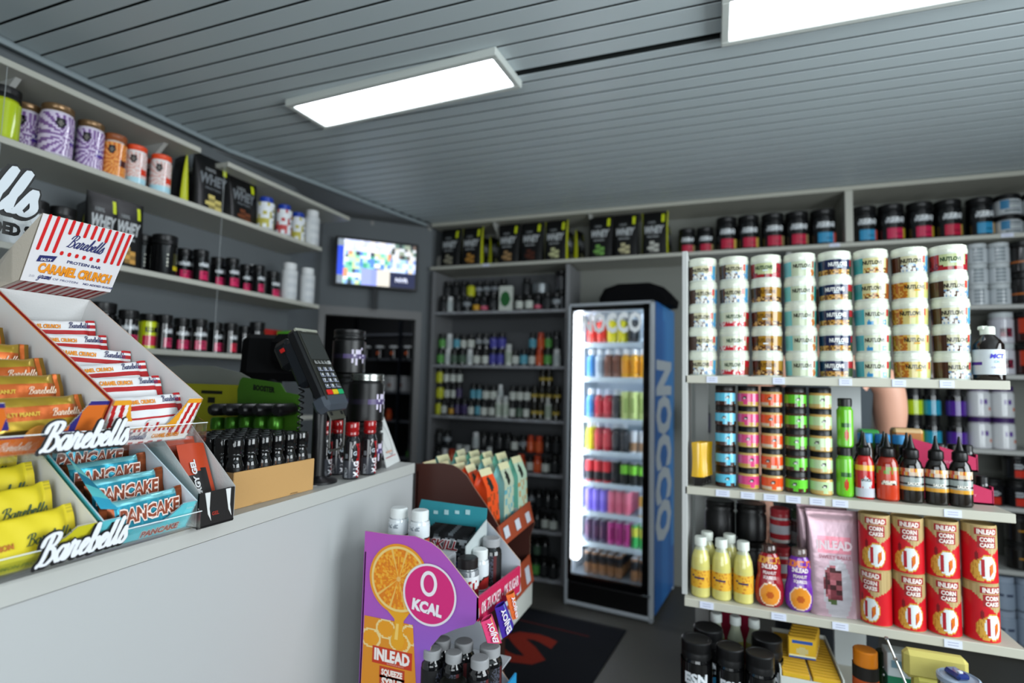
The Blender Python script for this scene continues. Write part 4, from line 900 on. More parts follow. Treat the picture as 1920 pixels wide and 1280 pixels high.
pb.put('pink stand-up pouch directly behind the front pink pouch', 'bag', (p.x - .012, 2.11, U3 + .0005), .05, 'pink pouches on the third display shelf')
def cornfn(t, v):
    x = t * 3.14; d = ((x - .0) / .52) ** 2 + ((v - .27) / .21) ** 2; d2 = ((x + .45) / .55) ** 2 + ((v - .22) / .19) ** 2
    if (x + .62) ** 2 * 9 + ((v - .47) * 3.4 * 1) ** 2 * 1.6 < .12: return '#7a1418'
    if d < 1:
        if -.38 < x < -.2 and abs(v - .27) < .15: return '#a81c28'
        if .08 < x < .3 and abs(v - .24 - (x - .19) * .3) < .09: return '#cc6a1c' if x > .14 or v > .24 else '#a82a1c'
        return '#d5dcdc'
    if d < 1.28 or d2 < 1: return '#cc9a3c' if hsh(floor(t * 50), floor(v * 24)) > .25 else '#b07a24'
    lim = .50 + (.25 - x) * .26 if x < .25 else .50 + (x - .25) * .16
    if v > min(.85, lim): return '#b39c6c' if hsh(floor(t * 80), 1) > .35 else '#a58e60'
    return '#bf1420'
cb = MB(); cb.lathe([(.0405, 0), (.041, .002), (.041, .158), (.0395, .160), (.0395, .157), (0, .156)], '#a8905e', 'paper', 32)
cl_ = MB(); cl_.cylart(.0414, .002, .157, cornfn, 'satin', 96, 36)
for s, h, z, w_ in (('INLEAD', .013, .137, .048), ('CORN', .012, .116, .036), ('CAKES', .011, .101, .036)):
    cl_.cylart(.0416, z - .003, z + h + .003, lambda t, v: '#9c2024', 'satin', 14, 1, span=(w_ / 2 + .005) / (pi * .041))
    cl_.text(s, h, wrap(.0416, z, 0, .0008), '#e0d4cc', 'satin', bold=.05, w=w_)
CC = P('corn_cake_tube', ('tube', cb), ('label', cl_))
for i, px in enumerate((1643, 1705, 1770, 1840)):
    for k in range(2):
        yy = 1.985; p = at(px, 1170, Y=yy)
        rz = {(0, 0): -.45, (3, 0): .45, (3, 1): .25, (2, 0): .12, (2, 1): .1, (1, 0): .15}.get((i, k), 0)
        CC.put(f'red and tan corn cake tube, {["lower", "upper"][k]} one of the {ORD[i]} stack from the left', 'tube', (p.x, yy, U3 + .0005 + k * .1605), rz - .1, 'corn cake tubes on the third display shelf')
dj = tubx(.055, .13, '#101011', '#0c0c0c', None, lh=.03); stp = tubx(.045, .12, '#b8b4b4', '#a83038', lambda t, v: '#b02a34' if .75 < v or .1 < v < .3 else '#b8b8c0' if v > .3 else '#c4c0bc'); gyj = tubx(.045, .12, '#6a6e70', '#2a4a34', lambda t, v: '#7a7e80' if v < .5 else '#3a2c2c')
for i, (px, kk, lab) in enumerate(((1350, dj, 'black jar'), (1408, dj, 'black jar'), (1462, stp, 'red and white striped tub'), (1502, gyj, 'grey tub with green lid'))):
    for k in range(2):
        p = at(px, 1000, Y=2.27); kk.put(f'{lab} at the back of the third shelf, {["lower", "upper"][k]} of the {ORD[i]} stack', 'tub', (p.x, 2.26, U3 + .0005 + k * .1355), 0, 'tubs at the back of the third display shelf')
bkj = jar_proto('protein_jar', .0465, .215, '#0b0b0c', '#0d0d0e', .05, lambda t, v: ('#9aa4a8' if .58 < v < .76 and abs(t) < .2 and hsh(floor(t * 40), floor(v * 40)) > .35 else '#2f7ea6' if v < .5 and abs(t) < .2 else '#b8604a' if v < .5 and .2 < t < .32 else '#0b0b0c'), .03, .97, nt=60, nz=18, txt=[('ESN', .03, 0, .60, '#d6dade', .04, 0)])
for i, (px, py, yy, lab) in enumerate(((1306, 1240, 1.85, 'leftmost in front'), (1369, 1250, 1.84, 'middle in front'), (1425, 1260, 1.83, 'right in front'), (1328, 1230, 1.95, 'left one standing behind'), (1438, 1240, 1.95, 'right one standing behind'))):
    p = at(px, py, Y=yy); bkj.put(f'black protein jar on the bottom display shelf, {lab}', 'jar', (p.x, yy, U4 + .0005), 0, 'black protein jars on the bottom display shelf')
cbt = MB(); cbt.lathe([(.032, 0), (.034, .005), (.034, .12), (.03, .15), (.018, .185), (.017, .2)], ['#8a8640', '#8a8640', '#8f8c50', '#9aa08c', '#9aa08c', '#9aa08c'], 'gloss', 20)
cc_ = MB(); cc_.lathe([(.021, .198), (.021, .222), (.018, .225), (0, .225)], '#c9cfcc', 'satin', 20); lb_ = MB(); lb_.box((0, -.0345, .1), (.05, .001, .07), '#b9bfbe', 'paper')
CB = P('oil_bottle', ('bottle_body', cbt), ('cap', cc_), ('label', lb_))
for i, px in enumerate((1343, 1379, 1414)):
    p = at(px, 1200, Y=2.05); CB.put(f'clear oil bottle with white cap behind the black jars, {ORD[i]} from the left', 'bottle', (p.x, 2.05, U4 + .0005), 0, 'clear oil bottles on the bottom display shelf')
mb = MB(); mb.box((0, 0, .11), (.12, .08, .22), '#8a1234', 'satin', .004); o = tag(mb.obj('product_carton'), 'crimson carton at the back of the bottom shelf behind clear bottles', 'box'); o.location = (at(1385, 1150, Y=2.25).x, 2.25, U4)
# yellow seasoning packets in their open carton
BX0 = Vector((.262, 2.035, U4)); BW, BD, BH = .165, .30, .155
r = thing('open_carton', 'open white carton filled with yellow seasoning packets on the bottom display shelf', 'display box', tuple(BX0))
for c, sz in (((0, 0, .003), (BW, BD, .006)), ((-BW / 2, 0, BH / 2), (.004, BD, BH)), ((BW / 2, 0, BH / 2), (.004, BD, BH)), ((0, -BD / 2, BH / 2 - .01), (BW, .004, BH - .02)), ((0, BD / 2, BH / 2), (BW, .004, BH)), ((0, 0, BH / 2 - .01), (.004, BD - .02, BH - .02))):
    m = MB(); m.box(c, sz, '#c8ccc6', 'card'); m.obj('carton_wall', r)
def pk(w, d, h):
    b = MB(); b.box((0, 0, h / 2), (w, d, h), '#c09424', 'paper', .003)
    b.grid(lambda u, v: ((u - .5) * w * .94, -d / 2 - .0006, .002 + v * (h - .004)), 18, 12, lambda u, v: '#1f4a94' if (v > .72 and v < .9 and .1 < u < .88) or v < .1 else '#d8d4a8' if v < .16 else '#b8ac74' if (u - .5) ** 2 * 4 + (v - .38) ** 2 * 7 < .25 else '#c8a01c', 'paper')
    b.box((0, 0, h - .001), (w * .98, d * .5, .004), '#c89c24', 'paper'); return P('seasoning_packet', ('packet', b))
PK = pk(.074, .016, .14); n_ = 0
for s in (-1, 1):
    for i in range(15):
        PK.put(f'yellow seasoning packet in the {["left", "right"][(s + 1) // 2]} half of the open carton, {ORD[i]} from the front', 'packet', (BX0.x + s * .0405, BX0.y - BD / 2 + .014 + i * .019, BX0.z + .0065), 0, 'yellow seasoning packets in the open carton')
PT = pk(.080, .020, .062)
for i in range(5): PT.put(f'yellow packet standing on top of the carton packets, {ORD[i]} from the front', 'packet', (BX0.x - .012 + i * .006, BX0.y - .04 + i * .024, BX0.z + .1505), .05, 'packets standing on the open carton')
b = bottle_proto('drink_bottle', .034, .215, '#c4591a', '#d07818', .85, .22, lambda t, v: '#16120e' if v > .72 else '#b84a14', .1, .8, shoulder=.76, nt=20, nz=8)
b.put('orange bottle with black band below the red corn cake tubes', 'bottle', (at(1622, 1230, Y=1.98).x, 1.98, U4 + .0005))
b = bottle_proto('drink_bottle', .03, .2, '#10240f', '#0c1a0c', .6, .2, None); b.put('dark green bottle right of the orange bottle', 'bottle', (at(1657, 1230, Y=2.02).x, 2.03, U4 + .0005))
m = MB(); m.box((0, 0, .11), (.10, .06, .22), '#b4bcc0', 'paper', .002); m.box((0, -.002, .125), (.101, .06, .06), '#0f6a4a', 'paper'); m.box((0, -.001, .19), (.08, .061, .02), '#6a8a9a', 'paper'); o = tag(m.obj('product_carton'), 'white and green carton behind the steel straw', 'box'); o.location = (at(1697, 1230, Y=1.99).x, 2.0, U4)
m = MB()
for i in range(2): m.box((i * .008, 0, .045 + .0), (.065, .05, .09), '#bdb65a', 'matte', .01)
m.box((.02, .0, .232), (.15, .04, .075), '#b4a95c', 'matte', .012); m.box((0, 0, .14), (.065, .045, .13), '#bdb65a', 'matte', .01); m.box((.0, -.026, .05), (.055, .004, .075), '#cfcb96', 'paper', .002)
o = tag(m.obj('foam_block'), 'pale yellow block with wide top on the bottom display shelf', 'block'); o.location = (at(1745, 1235, Y=1.86).x, 1.90, U4 + .0)
m = MB(); m.lathe([(.030, 0), (.034, .01), (.044, .19), (.045, .245)], '#1a2450', 'gloss', 28); m.lathe([(.0452, .230), (.0455, .245)], '#9aa0a4', 'metal', 28)
l2 = MB(); l2.lathe([(.047, .244), (.047, .255), (.042, .258), (.040, .253), (0, .253)], '#8d9cac', 'satin', 28); l3 = MB(); l3.box((0, .005, .261), (.035, .05, .016), '#1c2c66', 'gloss', .006); l3.box((0, -.005, .270), (.012, .01, .006), '#b8c0cc', 'gloss', .002)
P('travel_mug', ('mug_body', m), ('lid', l2, [('lid_slider', l3)])).put('navy travel mug with grey lid below the corn cake tubes', 'mug', (at(1797, 1262, Y=1.80).x, 1.80, U4 + .0005), .4)
m = MB(); a_ = at(1662, 1196, Y=1.83); b_ = at(1702, 1290, Y=1.80); m.tube([a_, a_ + (b_ - a_) * .5, b_], .003, '#9a9c9a', 'metal', 8)
for tt in (0.0, .42): m.lathe([(0, -.005), (.005, -.003), (.005, .003), (0, .005)], '#b8bab8', 'metal', 10, c=tuple(a_ + (b_ - a_) * tt))
tag(m.obj('steel_straw'), 'slanting thin steel straw in front of the green carton', 'straw')
# ------------------------------------------------------------------ goods on the far shelves behind
def far(px, z, pr, lab, cat='tub', grp='goods on the far back shelves', Y=4.07, rz=0, dz=0):
    p = at(px, 700, Y=Y); pr.put(lab, cat, (p.x, Y, z + .0005 + dz), rz, grp)
gw = tubx(.066, .125, '#b4babc', '#bcc2c4', lambda t, v: '#7c8488' if int(v * 8) % 2 and -.2 < t < .1 else '#b8bec2', lh=.02)
for c, px in enumerate((1838, 1880)):
    for k in range(3): far(px, 2.016, gw, f'grey-white tub, {["bottom", "middle", "top"][k]} of the {["left", "right"][c]} far stack beside the spread tubs', dz=k * .126, grp='grey-white tub stacks on the far shelf')
bo = tubx(.068, .19, '#0f0c0b', '#0d0d0d', lambda t, v: '#a85a1c' if .35 < v < .42 else '#141010')
for k in range(2): far(1925, 2.016, bo, f'black tub with orange line at the right picture edge, {["lower", "upper"][k]}', dz=k * .1905)
wp = tubx(.068, .185, '#b4b2b8', '#b0b6b8', lambda t, v: ('#7a2034' if hsh(floor(t * 20), floor(v * 9)) > .3 else '#3c1c28') if -.15 < t < .2 and .2 < v < .6 else '#b4b4bc', nt=30, nz=10)
for k in range(2): far(1880, 1.60, wp, f'white tub with dark berry print beyond the oil bottle, {["lower", "upper"][k]}', dz=k * .1855, grp='berry print tubs on the far shelf')
ro = tubx(.068, .185, '#1c0c0a', '#0d0d0d', lambda t, v: '#a83018' if v > .3 and abs(t) < .3 else '#2a0c0a')
for k in range(2): far(1927, 1.60, ro, f'dark tub with red flame print at the right edge, {["lower", "upper"][k]}', dz=k * .1905)
bc = tubx(.067, .185, '#c0c0c4', '#3a2258', lambda t, v: '#c8602a' if (t - .25) ** 2 * 10 + (v - .3) ** 2 * 3 < .02 else '#5a3c8a' if .5 < v < .7 and abs(t - .02) < .14 and hsh(floor(t * 40), 2) > .25 else '#c4c6c8', nt=40, nz=14, lh=.03)
for c, px in enumerate((1832, 1876)):
    for k in range(2): far(px, 1.162, bc, f'white tub with violet lid and letters, {["lower", "upper"][k]} of the {["left", "right"][c]} pair', dz=k * .1855, grp='white tubs with violet lids')
def colj(c): return jar_proto('supplement_jar', .058, .185, BK, BK, .06, lambda t, v: c if v < .72 else BK, .02, .98, nt=30, nz=8, lr=.05)
for px, c, n in ((1712, '#b4cc14', 'lime'), (1745, '#1c8aa8', 'teal'), (1790, '#4a2488', 'violet')):
    j = colj(c)
    for k in range(2): far(px, 1.162, j, f'black-lidded {n} jar seen through the near shelves, {["lower", "upper"][k]} one', 'jar', 'coloured jars on the far shelf', dz=k * .1855)
vb = sb(.05, .2, '#1a1424', '#0c0c0c', '#2a2440'); far(1318, 1.162, vb, 'dark violet bottle seen behind the small blue jars', 'bottle', Y=4.1)
dr_ = tubx(.068, .15, '#0f0f11', '#0d0d0d', lambda t, v: '#b02a1c' if v < .4 and abs(t) < .16 else '#b0b4b8' if .5 < v < .75 and abs(t) < .15 and hsh(floor(t * 30), floor(v * 12)) > .4 else '#121214', nt=30, nz=12)
for i, px in enumerate((1850, 1896, 1942)):
    for k in range(2 if i else 1): far(px, .837, dr_, f'black tub with red print on the fourth far shelf, {["lower", "upper"][k]} of {["left", "middle", "right"][i]} stack', dz=k * .161, grp='black tubs with red print')
dg = tubx(.068, .155, '#0e0d0c', '#0c0c0c', lambda t, v: '#9a6a1c' if .5 < v < .6 and abs(t) < .12 else '#141210')
for i, px in enumerate((1895, 1942)): far(px, .483, dg, f'black tub with gold line low on the far shelves, {["left", "right"][i]}', grp='black tubs with gold line')
for i, px in enumerate((1895, 1942)): far(px, .483, dg, f'black tub with gold line stacked on another, {["left", "right"][i]}', grp='black tubs with gold line', dz=.156)
gb_ = tubx(.066, .185, '#7f8c9c', '#8c98a8', lambda t, v: '#26304a' if .5 < v < .65 and abs(t) < .2 and hsh(floor(t * 30), 1) > .3 else '#8390a0', nt=30, nz=10)
for i, px in enumerate((1862, 1908, 1954)):
    for k in range(2): far(px, .06, gb_, f'blue-grey tub on the lowest far shelf, {["lower", "upper"][k]} of the {["left", "middle", "right"][i]} stack', dz=k * .191, grp='blue-grey tubs on the lowest far shelf')
# ------------------------------------------------------------------ person behind the near shelves
bm = [(0, 0, .98, .13), (0, .01, 1.15, .125), (0, .01, 1.35, .15), (0, .01, 1.52, .14), (0, 0, 1.63, .06), (0, -.02, 1.70, .06), (0, -.03, 1.80, .10), (0, -.03, 1.88, .075),
      (.17, .01, 1.58, .075), (.25, .01, 1.53, .078), (.27, .03, 1.38, .068), (.268, .06, 1.22, .045), (.25, -.05, 1.08, .035), (.24, -.13, .98, .026), (.235, -.18, .93, .03),
      (-.17, .01, 1.58, .07), (-.245, .01, 1.53, .062), (-.268, .03, 1.36, .05), (-.268, .05, 1.24, .042), (-.25, -.05, 1.08, .034), (-.24, -.14, .99, .026), (-.235, -.19, .94, .03),
      (.10, 0, .90, .10), (.11, 0, .55, .065), (.11, .03, .3, .06), (.11, .03, .09, .04), (.11, -.1, .035, .035),
      (-.10, 0, .90, .10), (-.11, 0, .55, .065), (-.11, .03, .3, .06), (-.11, .03, .09, .04), (-.11, -.1, .035, .035)]
ed = [(0, 1), (1, 2), (2, 3), (3, 4), (4, 5), (5, 6), (6, 7), (3, 8), (8, 9), (9, 10), (10, 11), (11, 12), (12, 13), (13, 14), (3, 15), (15, 16), (16, 17), (17, 18), (18, 19), (19, 20), (20, 21), (0, 22), (22, 23), (23, 24), (24, 25), (25, 26), (0, 27), (27, 28), (28, 29), (29, 30), (30, 31)]
for side, base in ((1, 14), (-1, 21)):      # fingers
    bx, by, bz = bm[base][:3]
    for k, (dx, ln) in enumerate(((-.024, .05), (-.008, .06), (.009, .056), (.025, .045))):
        i = len(bm); bm += [(bx + dx, by - .025, bz - .03, .009), (bx + dx, by - .045, bz - .03 - ln * .6, .008), (bx + dx, by - .035, bz - .03 - ln, .007)]; ed += [(base, i), (i, i + 1), (i + 1, i + 2)]
    i = len(bm); bm += [(bx - side * .04, by - .02, bz - .01, .01), (bx - side * .05, by - .045, bz - .035, .008)]; ed += [(base, i), (i, i + 1)]
me = bpy.data.meshes.new('body'); me.from_pydata([b[:3] for b in bm], ed, []); me.update()
ob_ = bpy.data.objects.new('person', me); COL.objects.link(ob_)
sm = ob_.modifiers.new('skin', 'SKIN'); sm.use_smooth_shade = True
for i, b in enumerate(bm): me.skin_vertices[0].data[i].radius = (b[3], b[3] * (.62 if i < 4 else 1))
me.skin_vertices[0].data[0].use_root = True
ss = ob_.modifiers.new('sub', 'SUBSURF'); ss.levels = 2; ss.render_levels = 2
dg_ = bpy.context.evaluated_depsgraph_get(); fin = bpy.data.meshes.new_from_object(ob_.evaluated_get(dg_)); ob_.modifiers.clear(); ob_.data = fin
fin.polygons.foreach_set('use_smooth', [True] * len(fin.polygons))
ca = fin.color_attributes.new('Col', 'FLOAT_COLOR', 'CORNER')
fin.materials.clear(); fin.materials.append(MATS['skin'])
for lp in fin.loops: ca.data[lp.index].color = (*L('#d09c84'), 1)
ob_.matrix_world = Matrix.Translation((at(1668, 760, Y=2.72).x - .250, 2.74, 0)) @ Matrix.Rotation(.05, 4, 'Z')
tag(ob_, 'person in sleeveless dark top standing behind the near shelves, bare arm visible', 'person')
# clothes: shells over the torso and legs
def shell(name, rings, col, key='fabric'):
    m = MB(); R_ = []
    for (cx, cy, z, rx, ry) in rings: R_.append([m.vert((cx + rx * cos(2 * pi * k / 24), cy + ry * sin(2 * pi * k / 24), z)) for k in range(24)])
    for a, b in zip(R_, R_[1:]):
        for k in range(24): m.face([a[k], a[(k + 1) % 24], b[(k + 1) % 24], b[k]], col, key)
    return m.obj(name, ob_, 60)
shell('sleeveless_top', [(0, 0, .93, .175, .125), (0, 0, 1.05, .168, .12), (0, .01, 1.3, .185, .125), (0, .01, 1.48, .20, .125), (0, .01, 1.58, .16, .1), (0, .005, 1.63, .075, .072)], '#3c4246')
shell('trousers', [(0, 0, 1.0, .165, .118), (0, 0, .88, .2, .14), (0, 0, .78, .21, .14), (0, 0, .6, .20, .13), (0, .01, .3, .19, .12), (0, .01, .07, .185, .11)], '#24272a')
hr = MB(); hr.lathe([(.1, -.06), (.108, .0), (.1, .06), (.06, .1), (0, .11)], '#2a1f18', 'fabric', 20, c=(0, -.01, 1.83)); hr.obj('hair', ob_)
fc = MB(); fc.lathe([(0, -.016), (.012, 0), (0, .016)], '#b08068', 'skin', 10, c=(0, -.128, 1.79))
for s in (-1, 1): fc.lathe([(0, -.008), (.01, 0), (0, .008)], '#2a2422', 'gloss', 10, c=(s * .034, -.112, 1.805)); fc.lathe([(0, -.022), (.012, 0), (0, .022)], '#b08068', 'skin', 8, c=(s * .1, -.025, 1.80))
fc.box((0, -.119, 1.755), (.045, .01, .008), '#8c4a44', 'skin', .003); fc.obj('face', ob_)
# ================================================================== sales counter
CT = 1.20
def cx(y): return -.937 - (y - .484) * .052
r = thing('sales_counter', 'grey sales counter along the left foreground with a thick top edge', 'counter', (-1.3, .6, 0))
def cpoly(z0, z1, y0, y1, back, inset, col):
    m = MB(); a = [(cx(y0) - inset, y0), (cx(y1) - inset, y1), (back, y1), (back, y0)]; o = Vector((-1.3, .6, 0))
    lo = [m.vert(Vector((p[0], p[1], z0)) - o) for p in a]; hi = [m.vert(Vector((p[0], p[1], z1)) - o) for p in a]
    m.face(hi, col, 'lam'); m.face(lo[::-1], col, 'lam')
    for i in range(4): j = (i + 1) % 4; m.face([lo[i], lo[j], hi[j], hi[i]], col, 'lam')
    return m
cpoly(CT - .034, CT, -1.5, 1.713, -1.75, 0, '#a9aaa6').obj('worktop', r)
cpoly(0, CT - .036, -1.5, 1.708, -1.70, .003, '#a6a8a8').obj('front_panel', r)
# ------------------------------------------------------------------ tilted bar boxes in their acrylic stand
TA = radians(27)
def boxM(x, y, z): return Matrix(((0, -cos(TA), sin(TA), x), (1, 0, 0, y), (0, sin(TA), cos(TA), z), (0, 0, 0, 1)))
def stripesC(x, z, W, h):
    # striped front: white with red bars, amber border along the cut-out
    e = .007
    if x < .045 or x > W - .045:
        xx = x if x < .045 else W - x
        if xx > .038 - z * .12 and z > .030: return '#d8941c'
        if z > h - .009: return '#d8941c'
        if z < .012: return '#dfdbd8'
        return '#b01c1e' if int((xx + z * .12 + .002) / .0068) % 2 == 0 else '#dcd8d6'
    if z > .030: return '#d8941c'
    if z > .0245 and int(x / .0045) % 2 == 0: return '#b01c1e'
    return '#dcd8d6' if z > .004 or int(x / .009) % 2 else '#b01c1e'
def orangeC(x, z, W, h):
    xx = x if x < W / 2 else W - x
    if z > h - .008 and xx < .045: return '#2c2470'
    if .036 < xx < .045 and z > .035: return '#2c2470'
    if .030 < z < .036 and xx > .03: return '#2c2470'
    return '#c8641c'
def blueC(x, z, W, h): return '#57b4be' if x < W - .02 else '#62bcc4'
def yellC(x, z, W, h):
    return '#bcb41c' if x > W - .05 else '#c9c23a' if z > .02 else '#a8a428'
def tray(name, label, M, W, D, hf, hb, front, left, right, cut, inner='#c9c9c8', edge=None, cutw=.055):
    r = thing(name, label, 'display box', M=M)
    n = MB(); n.box((W / 2, D / 2, .001), (W, D, .002), inner, 'card'); n.box((W / 2, D, hb / 2), (W, .002, hb), inner, 'card'); n.obj('box_base', r)
    for x, c, nm in ((.0015, left, 'side_wall'), (W - .0015, right, 'side_wall')):
        s = MB(); s.plate([(x - .0012, 0, 0), (x - .0012, D, 0), (x - .0012, D, hb), (x - .0012, 0, hf)], (-1, 0, 0), .0024, c[0], 'paper', side=edge or c[0], back=c[1]); s.obj('side_wall', r)
    f = MB(); nx, nz = int(W / .0016), int(hf / .0018)
    def inside(x, z):
        xx = min(x, W - x)
        if xx > cutw: return z < cut
        if xx > .028: return z < cut + (hf - cut) * ((cutw - xx) / (cutw - .028)) ** 1.4
        return True
    for y, cc in ((0, None), (.002, inner)):
        f.grid(lambda u, v: (u * W, y, v * hf), nx, nz, lambda u, v: ((cc or front(u * W, v * hf, W, hf)) if inside(u * W, v * hf) else None), 'paper')
    return r, f
def bar(L_, Wd, T, fn, key='foil', texts=(), seed=0):
    b = MB(); nx = 48; na = 44; half = L_ / 2
    def pf(u, v):
        x = (u - .5) * L_; e = (half - abs(x)); cr = .013
        if e < cr: th = .0012 + (.0006 if int(u * 200) % 2 else 0); tw = Wd / 2 * 1.06
        else:
            k = min(1, (e - cr) / .016); k = sin(k * pi / 2); th = .0012 + (T / 2 - .0012) * k; tw = Wd / 2 * (1.06 - .1 * k)
        a = 2 * pi * v - pi / 2; ex = .62
        y = th * abs(sin(a)) ** ex * (1 if sin(a) > 0 else -1); z = tw * abs(cos(a)) ** ex * (1 if cos(a) > 0 else -1)
        w_ = .0012 * sin(x * 90 + seed) * sin(a * 3 + x * 60) if e > cr else .001 * sin(z * 150 + seed)
        return (x, y + w_, z)
    def cf(u, v):
        a = 2 * pi * v - pi / 2; z = abs(cos(a)) ** .62 * (1 if cos(a) > 0 else -1)
        return fn((u - .5) * 2, z, sin(a) < 0)
    b.grid(pf, nx, na, cf, key)
    for t in texts:
        s, hh, x, z, c, bo, sh, ww = t; yy = -T / 2 - .0012
        mp = lambda X, Y, x=x, z=z: Vector((x + X, yy * (max(.05, 1 - (abs(z + Y) / (Wd / 2)) ** 3)) ** .4 - .0006, z + Y))
        if s[0] == '~': script(b, s[1:], hh, mp, c, 'paper', wt=.22, width=ww)
        else: b.text(s, hh, mp, c, 'paper', bold=bo, shear=sh, w=ww)
    return b
def carfn(x, z, fr):
    if abs(x) > .74: return '#a81c20' if int((z + 1) * 5.5) % 2 == 0 and abs(x) < .98 else '#d4d2d2'
    if .16 < z < .25 or -.60 < z < -.52: return '#a51a1e'
    if fr and (-.02 < z < .03 or -.16 < z < -.11) and hsh(floor(x * 60), floor(z * 20)) > .45: return '#8d8d98'
    return '#d2d1d2'
CAR = P('protein_bar', ('wrapper', bar(.158, .060, .022, carfn, 'paper', [('CARAMEL CRUNCH', .0075, -.020, .0115, '#d8861c', .05, .1, .062), ('~Barebells', .012, .043, .0125, '#1e2456', 0, 0, .036)])))
CAR2 = P('protein_bar', ('wrapper', bar(.152, .060, .024, carfn, 'paper', [('CARAMEL CRUNCH', .008, -.022, .012, '#d8861c', .05, .1, .06), ('~Barebells', .012, .040, .013, '#1e2456', 0, 0, .038)], seed=2)))
def ofn(x, z, fr):
    if abs(x) > .80: return '#7a5a1c' if int((x + 2) * 12) % 2 else '#c8642a'
    if z > .45: return '#a88a2a'
    if z < -.35: return '#b0922e' if z > -.8 else '#4a3a14'
    return '#b85a22'
ORB = P('protein_bar', ('wrapper', bar(.15, .060, .026, ofn, 'foil', [('~Barebells', .011, .035, -.004, '#d8c0a8', 0, 0, .04), ('SALTY PEANUT', .006, -.025, -.002, '#c8a83a', .04, 0, .05)], seed=4)))
def pfn(x, z, fr):
    if abs(x) > .74: return '#8a4420' if int(z * 14) % 2 else '#7c3c1c'
    if z > .72: return '#7cc4cc'
    return '#2f93ac' if hsh(floor(x * 20), floor(z * 3)) > .3 else '#3aa0b8'
PAN = P('protein_bar', ('wrapper', bar(.155, .062, .026, pfn, 'foil', [('PANCAKE', .0235, .0, -.010, '#d8c8c0', .10, .12, .112), ('PANCAKE', .0225, .0, -.0095, '#7c3418', .045, .12, .110)], seed=1)))
def yfn(x, z, fr):
    if abs(x) > .86: return '#a8981a' if int(z * 12) % 2 else '#c4b01c'
    if fr and -.2 < z < .1 and x < -.5: return '#2c5a2c'
    return '#cbb91e'
YEB = P('protein_bar', ('wrapper', bar(.155, .064, .026, yfn, 'paper', [('~Barebells', .015, .03, -.014, '#2c4a34', 0, 0, .062), ('LEMON', .008, -.03, -.012, '#a8641c', .05, 0, .03)], seed=3)))
# upper right: striped caramel box
BM1 = boxM(-.955, .605, 1.374); W1 = .165
r, f = tray('bar_display_box', 'open red and white striped box of caramel bars on the upper acrylic tier', BM1, W1, .40, .088, .108, stripesC, ('#b5322e', '#c9c9c8'), ('#c9c9c8', '#cfcfce'), .034, edge='#b8a090')
f.text('CARAMEL CRUNCH', .0085, flat((.118, -.0012, .010), (1, 0, 0), (0, 0, 1)), '#d8861c', 'paper', bold=.05, w=.052)
script(f, 'Barebells', .014, flat((.062, -.0012, .010), (1, 0, 0), (0, 0, 1)), '#1e2456', 'paper', wt=.22, width=.036)
tb = [(W1 / 2 + .014 * cos(a * pi / 10), -.0016, .030 + .019 * sin(a * pi / 10)) for a in range(11)]
f.plate(tb, (0, -1, 0), .001, '#d8d4d2', 'paper')
for k in (-1, 0, 1): f.box((W1 / 2 + k * .0095, -.0022, .036), (.0042, .0006, .014 if k else .002), '#b01c1e', 'paper')
f.obj('front_panel', r)
# raised header and lid
hd = thing('x', None, None)
bpy.data.objects.remove(hd)
TL, TR_, BR_, BL_ = Vector((-1.143, .607, 1.783)), Vector((-1.143, .772, 1.786)), Vector((-1.204, .772, 1.667)), Vector((-1.204, .612, 1.664))
ux = Vector((0, 1, 0)); uz = (TR_ - BR_).normalized(); nn = ux.cross(uz)
h = MB(); h.plate([BL_, BR_, TR_, TL], nn, .0022, '#cfcdd0', 'paper', side='#b8aa98', back='#b8b0a2')
HW = .162; HH = (TR_ - BR_).length; oc_ = (BL_ + BR_) / 2
fr = lambda x, z, off=.0008: oc_ + ux * x + uz * z + nn * off
def pill(x0, z0, x1, z1, w):
    n = 6; d = Vector((x1 - x0, z1 - z0)).normalized(); pn = Vector((-d.y, d.x)) * w; pts = []
    for k in range(n + 1): a = pi * k / n; pts.append((x1 + pn.x * cos(a) + d.x * w * sin(a), z1 + pn.y * cos(a) + d.y * w * sin(a)))
    for k in range(n + 1): a = pi * k / n; pts.append((x0 - pn.x * cos(a) - d.x * w * sin(a), z0 - pn.y * cos(a) - d.y * w * sin(a)))
    h.face([h.vert(fr(*q)) for q in pts], '#c01618', 'paper')
zb = HH * .455; zt = HH * .985
for k in range(12):
    x = -HW / 2 + .008 + k * .0132
    if k < 3 or k > 8: pill(x, zb + .004, x, zt, .0027)
    else:
        pill(x, HH * .80, x, zt, .0027); pill(x, zb + .003, x, zb + .006, .0029)
script(h, 'Barebells', .024, lambda x, y: fr(.001 + x, HH * .60 + y), '#22275e', 'paper', wt=.23, width=.066)
h.text('PROTEIN BAR', .0062, lambda x, y: fr(.012 + x, HH * .355 + y), '#22275e', 'paper', bold=.02, w=.062)
for c, o_, dz in (('#a8521a', .0008, -.0008), ('#dc8a1c', .0012, 0)): h.text('CARAMEL CRUNCH', .0185, lambda x, y: fr(.004 + x - dz, HH * .16 + y * (1 + 0) + dz, o_), c, 'paper', bold=.05, w=.130)
h.face([h.vert(fr(x, z, .0011)) for x, z in ((-.068, HH * .30), (-.042, HH * .335), (-.038, HH * .43), (-.066, HH * .40))], '#22275e', 'paper'); h.text('SALTY', .005, lambda x, y: fr(-.0535 + x, HH * .335 + y + x * .1, .0016), '#d8d6da', 'paper', bold=.03, w=.018)
h.text('20', .0045, lambda x, y: fr(-.066 + x, HH * .065 + y), '#8a8a9a', 'paper', w=.009); script(h, 'grams', .012, lambda x, y: fr(-.046 + x, HH * .062 + y), '#22275e', 'paper', wt=.25, width=.022)
